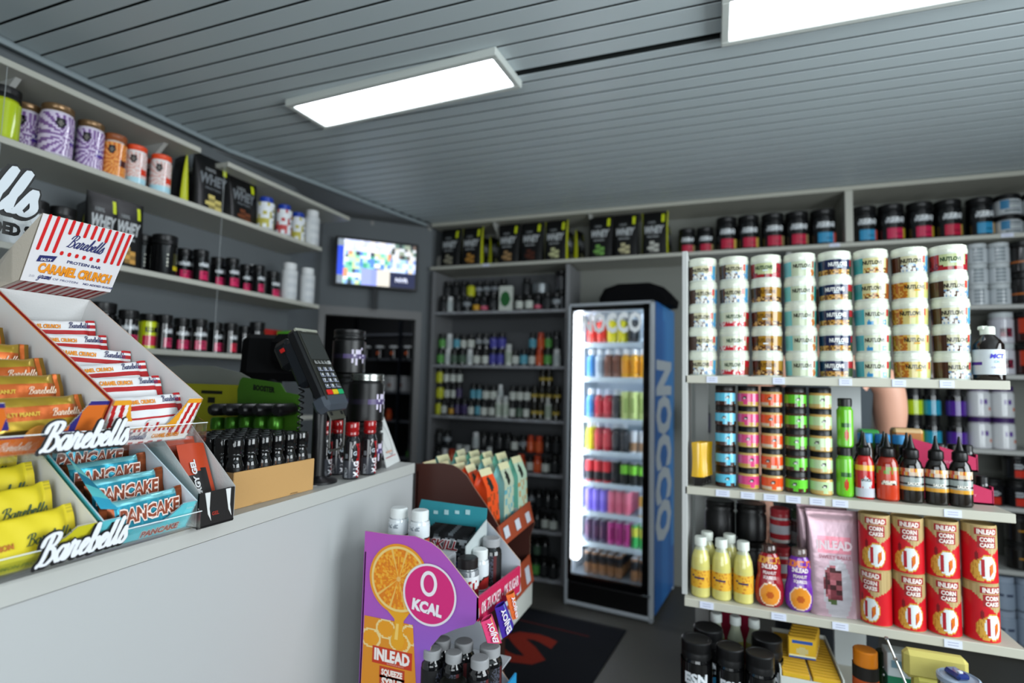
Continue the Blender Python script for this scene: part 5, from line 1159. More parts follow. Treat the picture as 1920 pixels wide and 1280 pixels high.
h.text('OF PROTEIN', .0045, lambda x, y: fr(-.009 + x, HH * .065 + y), '#5a5d80', 'paper', w=.044); h.text('NO ADDED SUGAR', .0045, lambda x, y: fr(.052 + x, HH * .065 + y), '#3a3d6c', 'paper', bold=.02, w=.058)
hdr = h.obj('raised_header', r); hdr.matrix_parent_inverse = BM1.inverted()
h = MB(); dl = Vector((-.135, 0, -.028))
h.grid(lambda u, v: BL_ + (BR_ - BL_) * u + dl * v, 60, 4, lambda u, v: '#8e1418' if int((u * 60 + v * 0) / 2.6) % 2 else '#b8a8a4', 'paper')
h.grid(lambda u, v: BL_ + (BR_ - BL_) * u + dl * v + Vector((0, 0, .002)), 1, 1, '#b8b0a2', 'card')
h.poly([TL, BL_, BL_ + dl, TL + Vector((-.13, 0, -.09))], '#b9b1a4', 'card'); h.poly([TL + Vector((0, -.002, 0)), BL_ + Vector((0, -.002, 0)), BL_ + dl + Vector((0, -.002, 0)), TL + Vector((-.13, -.002, -.09))], '#b9b1a4', 'card')
ld = h.obj('lid_flap', r); ld.matrix_parent_inverse = BM1.inverted()
def pile(proto, BM, W, rows, y0, dy, z, lab, grp, tilt=-12, protos=None, js=1.0, dx=0):
    for i in range(rows):
        p = (protos or [proto])[i % len(protos or [proto])]
        rot = Matrix.Rotation(radians(tilt + (hsh(i, 3) - .5) * 14 * js), 4, 'X') @ Matrix.Rotation(radians((hsh(i, 5) - .5) * 7 * js), 4, 'Y') @ Matrix.Rotation(radians((hsh(i, 6) - .5) * 8 * js), 4, 'Z')
        M = BM @ Matrix.Translation((W / 2 + dx + (hsh(i, 9) - .5) * .008, y0 + i * dy, z + (hsh(i, 8) - .5) * .006)) @ rot
        p.put(f'{lab}, {ORD[i]} from its front', 'protein bar', M=M, group=grp)
pile(CAR, BM1, W1, 6, .026, .062, .050, 'white and red caramel bar in upper layer of striped box', 'caramel bars in the striped box', -44, [CAR, CAR2], js=1.5)
pile(CAR2, BM1, W1, 6, .052, .060, .026, 'half hidden white and red bar in the striped box', 'caramel bars in the striped box', -48, js=.5)
# upper left: orange box
BM2 = boxM(-.957, .433, 1.374)
r, f = tray('bar_display_box', 'open orange box of gold wrapped bars left of the striped box', BM2, .168, .40, .088, .108, orangeC, ('#c8641c', '#c9c9c8'), ('#c9c9c8', '#c86a24'), .034, edge='#c46a20')
tb = [(.084 + .017 * cos(a * pi / 10), -.0016, .031 + .019 * sin(a * pi / 10)) for a in range(11)]; f.plate(tb, (0, -1, 0), .001, '#d08a3a', 'paper')
f.text('SALTY PEANUT', .008, flat((.118, -.0012, .010), (1, 0, 0), (0, 0, 1)), '#b8a02c', 'paper', bold=.03, w=.05); script(f, 'Barebells', .013, flat((.06, -.0012, .010), (1, 0, 0), (0, 0, 1)), '#d8c8b8', 'paper', wt=.22, width=.04); f.obj('front_panel', r)
pile(ORB, BM2, .165, 6, .026, .062, .050, 'orange and gold bar in upper layer of orange box', 'gold bars in the orange box', -42)
pile(ORB, BM2, .165, 5, .052, .060, .026, 'gold wrapped bar half hidden low in the orange box', 'gold bars in the orange box', -46, js=.5)
# lower tier: turquoise box and yellow box
BM3 = boxM(-.932, .596, 1.212)
r, f = tray('bar_display_box', 'open turquoise box of pancake bars on the lower acrylic tier', BM3, .168, .30, .058, .085, blueC, ('#4ab4c4', '#3aa8c0'), ('#c4ccd4', '#58b0bc'), .026, edge='#b8c8d0', inner='#a8bcc4', cutw=.06)
for c, o_, b_, w_ in (('#c8bcb8', -.0012, .09, .07), ('#8a3a28', -.0016, .04, .068)): f.text('PANCAKE', .012, flat((.112, o_, .006), (1, 0, .03), (0, 0, 1)), c, 'paper', bold=b_, w=w_)
script(f, 'nana', .006, flat((.155, -.0014, .045), (1, 0, 0), (0, 0, 1)), '#a8d8dc', 'paper'); f.obj('front_panel', r)
m = MB()      # striped inner flap
m.grid(lambda u, v: (.004 + .032 * v * (1 - u * .35), .02 + u * .22, .058 + .02 * u + .0 + .03 * (1 - v) * (.3 + u)), 8, 2, lambda u, v: ['#2fa0c0', '#5ac0c4', '#1c7c98', '#7cccc8'][int(u * 8) % 4], 'paper'); m.obj('folded_flap', r)
pile(PAN, BM3, .168, 4, .026, .060, .036, 'blue wrapped pancake bar with brown ends in the turquoise box', 'pancake bars in the turquoise box', -36, dx=.004, js=.7)
BM4 = boxM(-.934, .415, 1.212)
r, f = tray('bar_display_box', 'open yellow box of lemon bars at the lower left of the counter display', BM4, .175, .30, .058, .085, yellC, ('#c4ba2c', '#c9c9c8'), ('#cfcfcc', '#c4ba2c'), .028, inner='#c4c2bc', edge='#c9c4a8', cutw=.06)
f.text('LEMON PROTEIN BAR', .007, flat((.10, -.0012, .008), (1, 0, 0), (0, 0, 1)), '#6a7a2c', 'paper', bold=.02, w=.09); f.obj('front_panel', r)
pile(YEB, BM4, .172, 4, .028, .062, .036, 'yellow wrapped lemon bar in the yellow box', 'lemon bars in the yellow box', -40)
# acrylic stand
r = thing('acrylic_stand', 'clear two-tier acrylic stand holding the bar boxes on the counter', 'display stand', (-.92, .3, CT))
o = Vector((-.92, .3, CT)); AC = '#eef4f6'
for zz, yy0, nm in ((1.206, .28, 'lower_lip'), (1.372, .28, 'upper_lip')):
    m = MB(); m.box(Vector((-.9115, (yy0 + .778) / 2, zz + .0165)) - o, (.0025, .778 - yy0, .035), AC, 'glass'); m.box(Vector((-.9105, (yy0 + .778) / 2, zz + .035)) - o, (.0032, .778 - yy0, .0012), '#dfe6e8', 'gloss')
    lip = m.obj(nm, r)
    m = MB(); bx_ = -.93 if zz < 1.3 else -.955
    m.plate([Vector(q) - o for q in ((-.913, .778, zz), (-.913, .778, zz + .035), (bx_ - .33, .778, zz + .035 + .165), (bx_ - .33, .778, zz + .165))], (0, 1, 0), .0025, AC, 'glass'); m.obj('side_strip', r)
    m = MB(); m.plate([Vector(q) - o for q in ((bx_ + .003, .28, zz + (0.002 if zz > 1.3 else .004)), (bx_ + .003, .778, zz + (.002 if zz > 1.3 else .004)), (bx_ - .33, .778, zz + .168), (bx_ - .33, .28, zz + .168))], (.45, 0, .89), .002, AC, 'glass'); m.obj('shelf_plate', r)
    m = MB()
    pa, pb_ = (at(66, 848, X=-.909), at(236, 830, X=-.909)) if zz > 1.3 else (at(58, 1066, X=-.909), at(234, 1012, X=-.909))
    c_ = (pa + pb_) / 2; ux_ = (pb_ - pa); wd = ux_.length; ux_ = Vector((0, ux_.y, ux_.z)).normalized(); uz_ = Vector((0, 0, 1))
    mp0 = lambda x, y, k=0: c_ + ux_ * x + uz_ * y + Vector((k, 0, 0)) - o
    script(m, 'Barebells', .038, lambda x, y: mp0(x, y, 0), '#0c0c0e', 'satin', wt=.30, width=wd, fat=.20)
    script(m, 'Barebells', .038, lambda x, y: mp0(x + .0012, y + .0006, .0018), '#cfd1d6', 'satin', wt=.34, width=wd, fat=.01); m.obj('raised_logo', lip)
# back sign
m = MB(); m.plate([Vector(q) - o for q in ((-1.222, .05, 1.66), (-1.222, .62, 1.66), (-1.222, .64, 1.76), (-1.222, .60, 1.845), (-1.222, .05, 1.87))], (1, 0, 0), .003, AC, 'glass'); sg = m.obj('sign_plate', r)
m = MB(); c_ = at(66, 408, X=-1.218) - Vector((0, .152, 0)); mp0 = lambda x, y, k=0: c_ + Vector((k, x, y)) - o
script(m, 'Barebells', .080, lambda x, y: mp0(x, y, 0), '#151515', 'satin', wt=.34, width=.30, fat=.17); script(m, 'Barebells', .080, lambda x, y: mp0(x + .002, y + .001, .0022), '#b9bfc4', 'satin', wt=.34, width=.30, fat=.0)
m.text('NO ADDED SUGAR', .021, lambda x, y: Vector((-1.217, at(15, 430, X=-1.217).y + x, at(15, 438, X=-1.217).z + y)) - o, '#151515', 'satin', bold=.07, w=.195); m.obj('sign_lettering', sg)
# ------------------------------------------------------------------ energy gel box
r = thing('gel_display_box', 'black and white open box of energy gels between bar stand and cardboard tray', 'display box', (-.93, .83, CT))
o = Vector((-.93, .83, CT))
m = MB(); m.box(Vector((-.932, .829, 1.235)) - o, (.004, .082, .068), '#0e0d0d', 'paper')
for y_, s in ((.80, 1), (.848, 1)): m.plate([Vector(q) - o for q in ((-.9295, y_, 1.268), (-.9295, y_ + .012, 1.268), (-.9295, y_ + .012, 1.235), (-.9295, y_ + .017, 1.212), (-.9295, y_ + .009, 1.226))], (1, 0, 0), .0006, '#c9cac9', 'paper')
m.text('GEL', .007, flat(Vector((-.9292, .826, 1.222)) - o, (0, 1, 0), (0, 0, 1)), '#8a2418', 'paper', bold=.03); m.obj('front_panel', r)
for y_ in (.789, .871):
    m = MB(); m.plate([Vector(q) - o for q in ((-.932, y_, 1.202), (-.932, y_, 1.27), (-1.085, y_, 1.405), (-1.13, y_, 1.43), (-1.16, y_, 1.202))], (0, -1, 0), .002, '#bfc0bf', 'card', side='#9a9a98', back='#bfc0bf'); m.obj('side_wall', r)
m = MB(); m.box(Vector((-1.045, .83, 1.204)) - o, (.23, .082, .003), '#0e0d0d', 'card'); m.box(Vector((-1.16, .83, 1.30)) - o, (.003, .082, .19), '#bfc0bf', 'card'); m.obj('base', r)
gp = MB()
gp.grid(lambda u, v: ((u - .5) * .062, -.007 * sin(u * pi), v * .155), 16, 26, lambda u, v: '#a83a1a' if v > .62 + .3 * (u - .5) * 2 * .3 or (u > .8 and v > .3) or v > .9 else '#1c1a1a', 'satin')
gp.grid(lambda u, v: ((.5 - u) * .062, .007 * sin(u * pi) + .001, v * .155), 8, 8, '#1c1a1a', 'satin')
gp.text('ENERGY GEL', .011, lambda X, Y: Vector((-.012 - Y, -.009, .075 + X)) if False else Vector((-.006 - Y, -.0085, .07 + X)), '#c8c8c8', 'satin', bold=.05, w=.10)
GP = P('energy_gel', ('sachet', gp))
for i in range(5):
    M = Matrix.Translation((-.955 - i * .03, .832, 1.212 + i * .012)) @ Matrix.Rotation(R90, 4, 'Z') @ Matrix.Rotation(radians(-24), 4, 'X')
    GP.put(f'orange and black energy gel sachet, {ORD[i]} from the front in its box', 'sachet', M=M, group='energy gels in their box')
# ------------------------------------------------------------------ tray of black shot bottles
r = thing('cardboard_tray', 'brown cardboard tray full of small black bottles on the counter', 'tray', (-1.0, .93, CT))
o = Vector((-1.0, .93, CT)); y0, y1, xb = .932, 1.188, -1.235
pf_ = [(0, y0, 0), (0, y0 + .03, .002), (0, y0 + .045, 0), (0, y1 - .05, 0), (0, y1 - .04, .004), (0, y1, .003)]
m = MB(); m.plate([Vector((-1.0, y, CT + z)) - o for y, z in ((y0, .001), (y0 + .055, .001), (y0 + .06, .004), (y0 + .08, .004), (y0 + .085, .001), (y0 + .17, .001), (y0 + .175, .005), (y0 + .2, .005), (y0 + .205, .001), (y1, .001), (y1, .082), (y0, .082))], (1, 0, 0), .003, '#b08a58', 'card', side='#a07c4e'); m.obj('front_wall', r)
for c, sz in (((-1.118, y0, CT + .041), (.235, .003, .08)), ((-1.118, y1, CT + .041), (.235, .003, .08)), ((xb, (y0 + y1) / 2, CT + .041), (.003, y1 - y0, .08)), ((-1.118, (y0 + y1) / 2, CT + .002), (.235, y1 - y0, .003))):
    m = MB(); m.box(Vector(c) - o, sz, '#a8845a' if sz[1] < .01 else '#9c7a50', 'card'); m.obj('wall' if sz[2] > .01 else 'base', r)
def shot():
    R, H = .0192, .148
    b = MB(); b.lathe([(R * .9, 0), (R, .003), (R, .088), (R * .86, .098), (R * .72, .104), (R * .72, .110)], '#0a0a0b', 'gloss', 24)
    lb = MB(); lb.cylart(R + .0004, .006, .086, lambda t, v: ('#6a6a68' if hsh(floor(t * 60), floor(v * 40)) > .62 else '#151515') if -.55 < t < -.28 and v < .9 else '#5a3418' if -.26 < t < -.23 else '#070708', 'satin', 60, 30)
    mp = wrap(R, .034, 0, .0007)
    # shield outline with crest strokes
    P_ = [(-.0065, .034), (0, .038), (.0065, .034), (.007, .024), (.004, .013), (0, .008), (-.004, .013), (-.007, .024), (-.0065, .034)]
    for (a, c2) in zip(P_, P_[1:]):
        d = Vector((c2[0] - a[0], c2[1] - a[1])).normalized(); n = (-d.y * .0004, d.x * .0004)
        lb.face([lb.vert(mp(*q)) for q in ((a[0] + n[0], a[1] + n[1]), (a[0] - n[0], a[1] - n[1]), (c2[0] - n[0], c2[1] - n[1]), (c2[0] + n[0], c2[1] + n[1]))], '#c8cac8', 'satin')
    for q in ([(-.002, .017), (.001, .020), (-.001, .025), (-.003, .028)], [(.0015, .018), (.003, .024), (.001, .030), (.002, .033)], [(-.003, .021), (0, .0225), (.0005, .028), (-.002, .032)]):
        for a, c2 in zip(q, q[1:]): lb.face([lb.vert(mp(*z)) for z in ((a[0] - .0007, a[1]), (a[0] + .0007, a[1]), (c2[0] + .0007, c2[1]), (c2[0] - .0007, c2[1]))], '#b9bbb9', 'satin')
    lb.text('LÖNI', .0045, wrap(R, .028, 0, .0007), '#c8cac8', 'satin', bold=.03, w=.014)
    c = MB(); c.lathe([(R * .92, .108), (R * .95, .112), (R * .88, .114), (R * .88, .117), (R * .95, .119), (R * .95, H - .003), (R * .88, H), (R * .84, H - .0012), (0, H - .0012)], '#0b0b0c', 'gloss', 24)
    return P('shot_bottle', ('bottle_body', b), ('label', lb), ('cap', c))
SHT = shot()
for i in range(6):
    for j in range(6):
        SHT.put(f'black shot bottle, {ORD[j]} from the left, {ORD[i]} row of the cardboard tray', 'bottle', (-1.0245 - i * .0388, .9545 + j * .0418 - (.002 if i % 2 else 0), CT + .0045), R90 + (hsh(i, j) - .5) * .3 + (-.9 if (i, j) == (0, 0) else 0), 'black shot bottles in the cardboard tray')
# red-capped shots
def mag():
    R, H = .0235, .165
    b = MB(); b.lathe([(R * .9, 0), (R, .003), (R, .105), (R * .82, .120), (R * .66, .126)], '#17171a', 'gloss', 24)
    def f(t, v):
        x = t * 3.14
        if -1.25 < x < -.85 and v < .3: return '#8d9094' if hsh(floor(t * 50), floor(v * 30)) > .3 else '#1a1a1a'
        if -1.2 < x < -.9 and .55 < v < .7: return '#6d7074'
        d = ((x) / .42) ** 2 + ((v - .72) / .30) ** 2
        if d < 1.0: return '#0b0b0c' if d < .82 else '#b8b4b4' if x < 0 else '#b01820'
        if x > .25: return '#8f1118' if hsh(floor(t * 30), floor(v * 14)) > .3 else '#5a0a10'
        return '#3a3c42' if v < .5 else '#17171a'
    lb = MB(); lb.cylart(R + .0005, .005, .104, f, 'gloss', 72, 30)
    lb.text('MAG', .017, lambda X, Y: wrap(R, .03, 0, .0009)(.014 - Y, X), '#d8d8dc', 'gloss', bold=.05, w=.045)
    lb.text('G', .012, wrap(R, .070, 0, .0009), '#a8b4bc', 'gloss', bold=.03)
    c = MB(); c.lathe([(R * .66, .124), (R * .84, .129), (R * .84, .136), (R * .76, .138), (R * .84, .142), (R * .84, H - .003), (R * .78, H), (0, H)], '#8a0f12', 'gloss', 24)
    return P('shot_bottle', ('bottle_body', b), ('label', lb), ('cap', c))
MG = mag()
for i, (px, py, dn) in enumerate(((657, 897, 'front one'), (690, 889, 'right one'), (630, 889, 'left one under the card terminal bracket'), (606, 893, 'leftmost one in the dark beside the post'))):
    p = at(px, py, Z=CT); MG.put(f'black shot bottle with red cap on the counter, {dn}', 'bottle', (p.x, p.y, CT + .0005), R90 - .5 + i * .1, 'red-capped shot bottles')
# ------------------------------------------------------------------ card terminal on its pole
PT_ = Vector((-1.06, 1.275, CT))
r = thing('card_terminal', 'dark payment card terminal with keypad on a black pole stand', 'card terminal', tuple(PT_))
m = MB(); m.lathe([(.055, 0), (.055, .006), (.03, .012), (.019, .02), (.019, .24)], '#0d0e10', 'satin', 28); m.obj('pole', r)
m = MB(); m.tube([(0, 0, .235), (-.02, -.0, .30), (-.03, -.01, .36)], [.02, .022, .03], '#0a0b0c', 'satin', 12); m.obj('arm', r)
m = MB()
for k in range(60): pass
m.tube([(-.03 + .007 * cos(k * 1.1), -.045 + .007 * sin(k * 1.1), .37 - k * .0028) for k in range(90)], .0022, '#0c0c0d', 'satin', 5); m.obj('coiled_cable', r)
top = Vector((-1.062, 1.215, 1.628)) ; bot = Vector((-.955, 1.205, 1.435))
uzt = (top - bot).normalized(); uxt = Vector((0, 1, 0)); uxt = Vector((-.10, 1, 0.02)).normalized(); uzt = (uzt - uxt * uzt.dot(uxt)).normalized(); nt = uxt.cross(uzt)
TM = Matrix((uxt, -nt, uzt)).transposed().to_4x4(); TM.translation = (top + bot) / 2 - PT_
Lt = (top - bot).length; Wt = .100
b = MB(); b.M = TM
sec = [(-.5, .0, .030), (-.44, -.005, .036), (.30, -.002, .034), (.42, .0, .05), (.5, .008, .062)]
b.box((0, .018, 0), (Wt, .034, Lt), '#0c0d0f', 'satin', .008)
b.box((0, .045, Lt * .12), (Wt * .9, .05, Lt * .62), '#15191e', 'satin', .012)
b.box((0, .07, Lt * .30), (Wt * .8, .06, Lt * .38), '#101214', 'satin', .014)
b.box((0, .022, -Lt * .5 + .004), (Wt * 1.06, .05, .05), '#3a4048', 'satin', .012)
b.box((0, .003, Lt * .485), (Wt * .96, .01, .008), '#8a8c80', 'satin', .002)
b.obj('casing', r)
b = MB(); b.M = TM; b.box((0, -.0005, -.002), (Wt * .92, .003, Lt * .93), '#23241f', 'satin', .0012); fp = b.obj('face_plate', r)
b = MB(); b.M = TM; b.box((0, -.003, Lt * .24), (Wt * .80, .002, Lt * .36), '#2c2e2c', 'gloss', .001); b.text('TERMINAL', .003, lambda x, y: Vector((-.022 + x, -.0045, Lt * .44 + y)), '#a8a8a0', 'satin'); b.obj('screen', fp)
def key(x, z, w_, h_, c, t=None, tc='#d8dadc', fr=None):
    b = MB(); b.M = TM; b.box((x, -.0045, z), (w_, .005, h_), c, 'satin', .0015)
    if t: b.text(t, h_ * .62, lambda X, Y: Vector((x - w_ * .12 + X, -.0073, z - h_ * .3 + Y)), tc, 'satin', bold=.05)
    if fr:
        b.box((x - w_ * .45, -.0066, z), (.0012, .001, h_ * .8), fr, 'satin'); b.box((x, -.0066, z - h_ * .46), (w_ * .9, .001, .0012), fr, 'satin')
    b.obj('key', fp)
for k in range(5): key(-.030 + k * .0150, Lt * .02, .0115, .010, '#30322e' if k < 4 else '#b8bab8', '+' if k == 4 else '-', '#c8cac8' if k < 4 else '#303030', '#a8aaa8')
for ri, row_ in enumerate(('123', '456', '789', '<0.')):
    for ci, ch in enumerate(row_): key(-.024 + ci * .0245, -Lt * (.075 + ri * .076), .0195, .0125, '#3a3c3c', ch, '#dcdee0', '#9aa0b8')
for ci, c in enumerate(('#b81c18', '#c0a81c', '#18905a')): key(-.0255 + ci * .0255, -Lt * .385, .0225, .0145, c)
m = MB(); m.M = TM; m.box((0, .02, -Lt * .5 - .028), (.072, .004, .034), '#3c3c34', 'satin', .003)
for s in (-1, 1): m.lathe([(.006, -.001), (.006, .001)], '#0a0a0a', 'satin', 12, c=(s * .024, .017, -Lt * .5 - .028)) if False else m.box((s * .024, .0175, -Lt * .5 - .028), (.010, .002, .010), '#0a0a0a', 'satin', .002)
m.M = None; w2 = .034; pts = []
q0 = TM @ Vector((0, .02, -Lt * .5 - .04)); lo = q0 + Vector((-.0, 0, -.085))
m.tube([q0 - uxt * w2, lo - uxt * w2 + Vector((0, 0, .008)), lo - uxt * (w2 - .008), lo + uxt * (w2 - .008), lo + uxt * w2 + Vector((0, 0, .008)), q0 + uxt * w2], .003, '#2c2c28', 'satin', 8); m.obj('bracket', r)
m = MB(); m.M = TM; m.box((-Wt / 2 - .001, .06, Lt * .33), (.004, .012, .010), '#a81c18', 'satin'); m.obj('side_button', r)
# dark till screen and hood behind
r = thing('till_screen', 'black till screen seen from behind at the far side of the counter', 'till', (at(515, 660, Y=1.5).x, 1.5, CT))
m = MB(); m.M = Matrix.Translation((0, 0, .36)) @ Matrix.Rotation(radians(38), 4, 'Z') @ Matrix.Rotation(radians(-16), 4, 'X'); m.box((.0, 0, 0), (.21, .05, .17), '#040405', 'black', .03); m.box((.02, .03, .0), (.15, .05, .12), '#040405', 'black', .02); m.obj('screen_back', r)
m = MB(); m.lathe([(.10, 0), (.10, .01), (.03, .02), (.03, .30)], '#0a0a0b', 'black', 20); m.obj('stand', r)
m = MB(); m.box((.10, -.02, .38), (.14, .12, .12), '#040405', 'black', .03); m.obj('receipt_printer_hood', r)
# black tub towers
def bt():
    R, H = .058, .155
    def f(t, v):
        if abs(t) < .14 and .2 < v < .8 and hsh(floor(t * 24), floor(v * 10)) > .62: return '#c4bcd0'
        if .45 < v < .55: return '#4a3c66' if abs(t) < .3 else '#1c1826'
        return '#0b0b0c'
    return f
tw = jar_proto('shaker_tub', .057, .155, '#0a0a0b', '#0a0a0b', .03, bt(), .05, .95, nt=50, nz=14, key='satin', lkart='satin'); twl = jar_proto('shaker_tub', .057, .155, '#0a0a0b', '#9a9c98', .022, bt(), .05, .95, nt=50, nz=14, lkey='metal', key='satin', lkart='satin')
tp = at(681, 882, Z=CT); tp = Vector((-1.085, 1.53, 0))
tw.put('black tub under the silver-lidded one at the counter end', 'tub', (tp.x, tp.y, CT + .0005), R90, 'black tub tower at the counter end'); twl.put('black tub with silver lid on top of the front tower', 'tub', (tp.x, tp.y, CT + .156), R90, 'black tub tower at the counter end')
for k in range(3): tw.put(f'black tub in the taller tower behind the terminal, {["bottom", "middle", "top"][k]}', 'tub', (-1.235, 1.625, CT + .0005 + k * .1555), R90 - .4, 'taller black tub tower behind the terminal')
# tent card
a, b_, c_, d_ = at(725, 877, Z=CT + .001), at(750, 864, Z=CT + .001), at(714, 765, Y=1.66), at(706, 790, Y=1.60)
m = MB(); nC = (b_ - a).cross(d_ - a).normalized()
if nC.dot(EYE - a) < 0: nC = -nC
m.plate([a, b_, c_, d_], nC, .002, '#c2c4c2', 'paper')
uC = (b_ - a).normalized(); vC = nC.cross(uC)
cc0 = (a + b_ + c_ + d_) / 4
for k in range(28):
    a0, a1 = 2 * pi * k / 28, 2 * pi * (k + 1) / 28
    e = lambda t, s: cc0 + uC * (.035 * s * cos(t)) + (c_ - b_).normalized() * (.055 * s * sin(t)) + nC * .001
    m.quad(e(a0, 1), e(a1, 1), e(a1, 1.05), e(a0, 1.05), '#5a5c60', 'paper')
m.quad(*[a + (b_ - a) * u + (c_ - b_) * v + nC * .001 for u, v in ((.15, .14), (.85, .14), (.85, .155), (.15, .155))], '#a84a4a', 'paper')
m.quad(*[a + (b_ - a) * u + (c_ - b_) * v + nC * .001 for u, v in ((.3, .22), (.7, .22), (.7, .25), (.3, .25))], '#c0907a', 'paper')
tag(m.obj('tent_card'), 'white tent card with oval emblem at the end of the counter', 'card')
m = MB(); m.lathe([(.03, 0), (.03, .001), (0, .0012)], '#b9b4b2', 'paper', 24); m.lathe([(.026, .0013), (.022, .0014)], '#5a1418', 'paper', 24, close=False); o = tag(m.obj('coaster'), 'small round sticker with dark red ring on the counter', 'sticker'); p = at(592, 908, Z=CT); o.location = (p.x - .01, p.y, CT + .0003)
# gum / sweets display behind the shot bottles
YD = 1.31
def q_(px, py, Y=YD): return at(px, py, Y=Y)
r = thing('sweets_display', 'yellow and green sweets display with grey arched back card behind the shot tray', 'display box', tuple(Vector((q_(430, 800).x, YD, CT))))
o = Vector((q_(430, 800).x, YD, CT))
m = MB(); pts = [q_(x, y, YD + .03) for x, y in ((300, 690), (345, 684), (400, 686), (450, 698), (480, 715), (490, 800), (300, 800))]; m.plate([p - o for p in pts], (0, -1, 0), .003, '#83857e', 'card'); m.obj('back_card', r)
m = MB(); pts = [q_(x, y, YD) for x, y in ((330, 718), (460, 722), (462, 850), (330, 850))]; m.plate([p - o for p in pts], (0, -1, 0), .003, '#a3a01a', 'paper'); c0 = q_(397, 735, YD - .001) - o
m.text('SWEETS', .016, flat(c0, (1, 0, -.03), (0, 0, 1), .001), '#16160a', 'paper', bold=.04, w=.095, shear=.2) if False else m.box(c0 + Vector((0, 0, .0)), (.09, .001, .010), '#16160a', 'paper'); m.box(c0 + Vector((0, 0, -.025)), (.03, .001, .018), '#16160a', 'paper', .0); m.obj('yellow_panel', r)
m = MB(); pts = [q_(x, y, YD - .02) for x, y in ((450, 712), (455, 707), (525, 718), (535, 735), (560, 740), (562, 850), (445, 850), (445, 730))]; m.plate([p - o for p in pts], (0, -1, 0), .004, '#3c6a14', 'paper'); c0 = q_(495, 733, YD - .021) - o; m.text('BOOSTER', .016, flat(c0, (1, 0, -.08), (0, 0, 1), .001), '#101408', 'paper', bold=.05, w=.085); m.obj('green_panel', r)
m = MB(); m.box(q_(445, 850, YD - .03) - o + Vector((0, 0, 0.0)), (.30, .09, .1), '#2c4a12', 'paper', .003); m.obj('carton_base', r)
cyl = MB(); cyl.M = Matrix.Rotation(R90, 4, 'X'); cyl.lathe([(.016, 0), (.018, .004), (.018, .08), (.012, .09)], '#0c0b0d', 'satin', 18); cyp = P('sweets_tube', ('tube', cyl))
for i, px in enumerate((418, 445, 470, 497, 520)):
    p = q_(px, 768, YD - .09); cyp.put(f'black tube lying in the sweets display, {ORD[i]} from the left', 'tube', (p.x, YD + .0 - .03, p.z), (hsh(i, 2) - .5) * .5, 'black tubes in the sweets display')
gc = MB(); gc.lathe([(.020, 0), (.021, .005), (.021, .03), (.017, .036), (0, .038)], '#3f7a1a', 'foil', 18); gcp = P('green_capsule', ('capsule', gc))
for i, px in enumerate((388, 415, 442, 470, 497)):
    p = q_(px, 800, YD - .09); gcp.put(f'green wrapped sweet under the black tubes, {ORD[i]} from the left', 'sweet', (p.x, YD - .052, q_(px, 800, YD - .06).z - .005), 0, 'green sweets in the display')
# ================================================================== cardboard floor displays at the end of the counter
PY = 1.25; PX0 = -.873
def u7(px, py): p = at(px, py, Y=PY); return (p.x, p.z)
out = [u7(684.6, 995), u7(733, 1002), u7(778, 1005), u7(808, 1017), u7(826, 1031), u7(843, 1051), u7(897, 1121), u7(898, 1158), u7(889, 1170), u7(855, 1179), u7(826, 1191), u7(808, 1212), u7(802, 1236), u7(807, 1259), u7(820, 1280)]
out += [(-.60, .66), (-.545, .60), (-.545, .54), (-.62, .52), (-.66, .47), (-.64, .40), (-.55, .26), (-.545, .20), (-.56, .0), (PX0, 0)]
r = thing('cardboard_floor_display', 'purple cardboard floor display with orange slice and round pink badge, beside the counter', 'floor display', (PX0, PY, 0))
o = Vector((PX0, PY, 0))
def pcol(p):
    z = p[2] if not isinstance(p, Vector) else p.z
    k = max(0, min(1, (1.09 - z) / .42)); a, b = (.66, .30, .66), (.46, .36, .74)
    return tuple(a[i] + (b[i] - a[i]) * k for i in range(3))
m = MB()
# fine bands so the printed colour runs smoothly
m.plate([(x - o.x, 0, z) for x, z in out], (0, -1, 0), .004, '#9c4aa8', 'paper', side='#a89080', back='#c2c4c8', cf=lambda p: pcol(p))
sp = m.obj('side_panel', r)
m = MB()
def disc(cx_, cz, R, off, fn, nr=14, na=72, flatten=1):
    m.grid(lambda u, v: (cx_ + R * v * cos(2 * pi * u), -off, cz + R * v * sin(2 * pi * u)), na, nr, fn, 'paper')
ox, oz = u7(748, 1085); ox -= o.x; R = .088
def orange(u, v):
    if v > .95: return '#d88a1c'
    if v > .86: return '#dcc078'
    seg = (u * 10) % 1
    if seg < .05 or seg > .96: return '#dcb058'
    if v < .08: return '#d8a860'
    return ['#dc9018', '#d87c10', '#e0a030', '#cf7414'][int(hsh(floor(u * 72), floor(v * 14)) * 4)]
disc(ox, oz, R, .0015, orange)
# dripping juice
m.poly([(ox - .03, -.0018, oz - .082), (ox + .035, -.0018, oz - .080), (ox + .02, -.0018, oz - .10), (ox + .016, -.0018, oz - .125), (ox + .024, -.0018, oz - .15), (ox + .018, -.0018, oz - .168), (ox + .002, -.0018, oz - .174), (ox - .014, -.0018, oz - .166), (ox - .016, -.0018, oz - .148), (ox - .006, -.0018, oz - .122), (ox - .008, -.0018, oz - .10)], '#d8981c', 'paper')
m.poly([(ox - .002, -.0021, oz - .11), (ox + .006, -.0021, oz - .11), (ox + .004, -.0021, oz - .15), (ox - .006, -.0021, oz - .15)], '#e4bc60', 'paper')
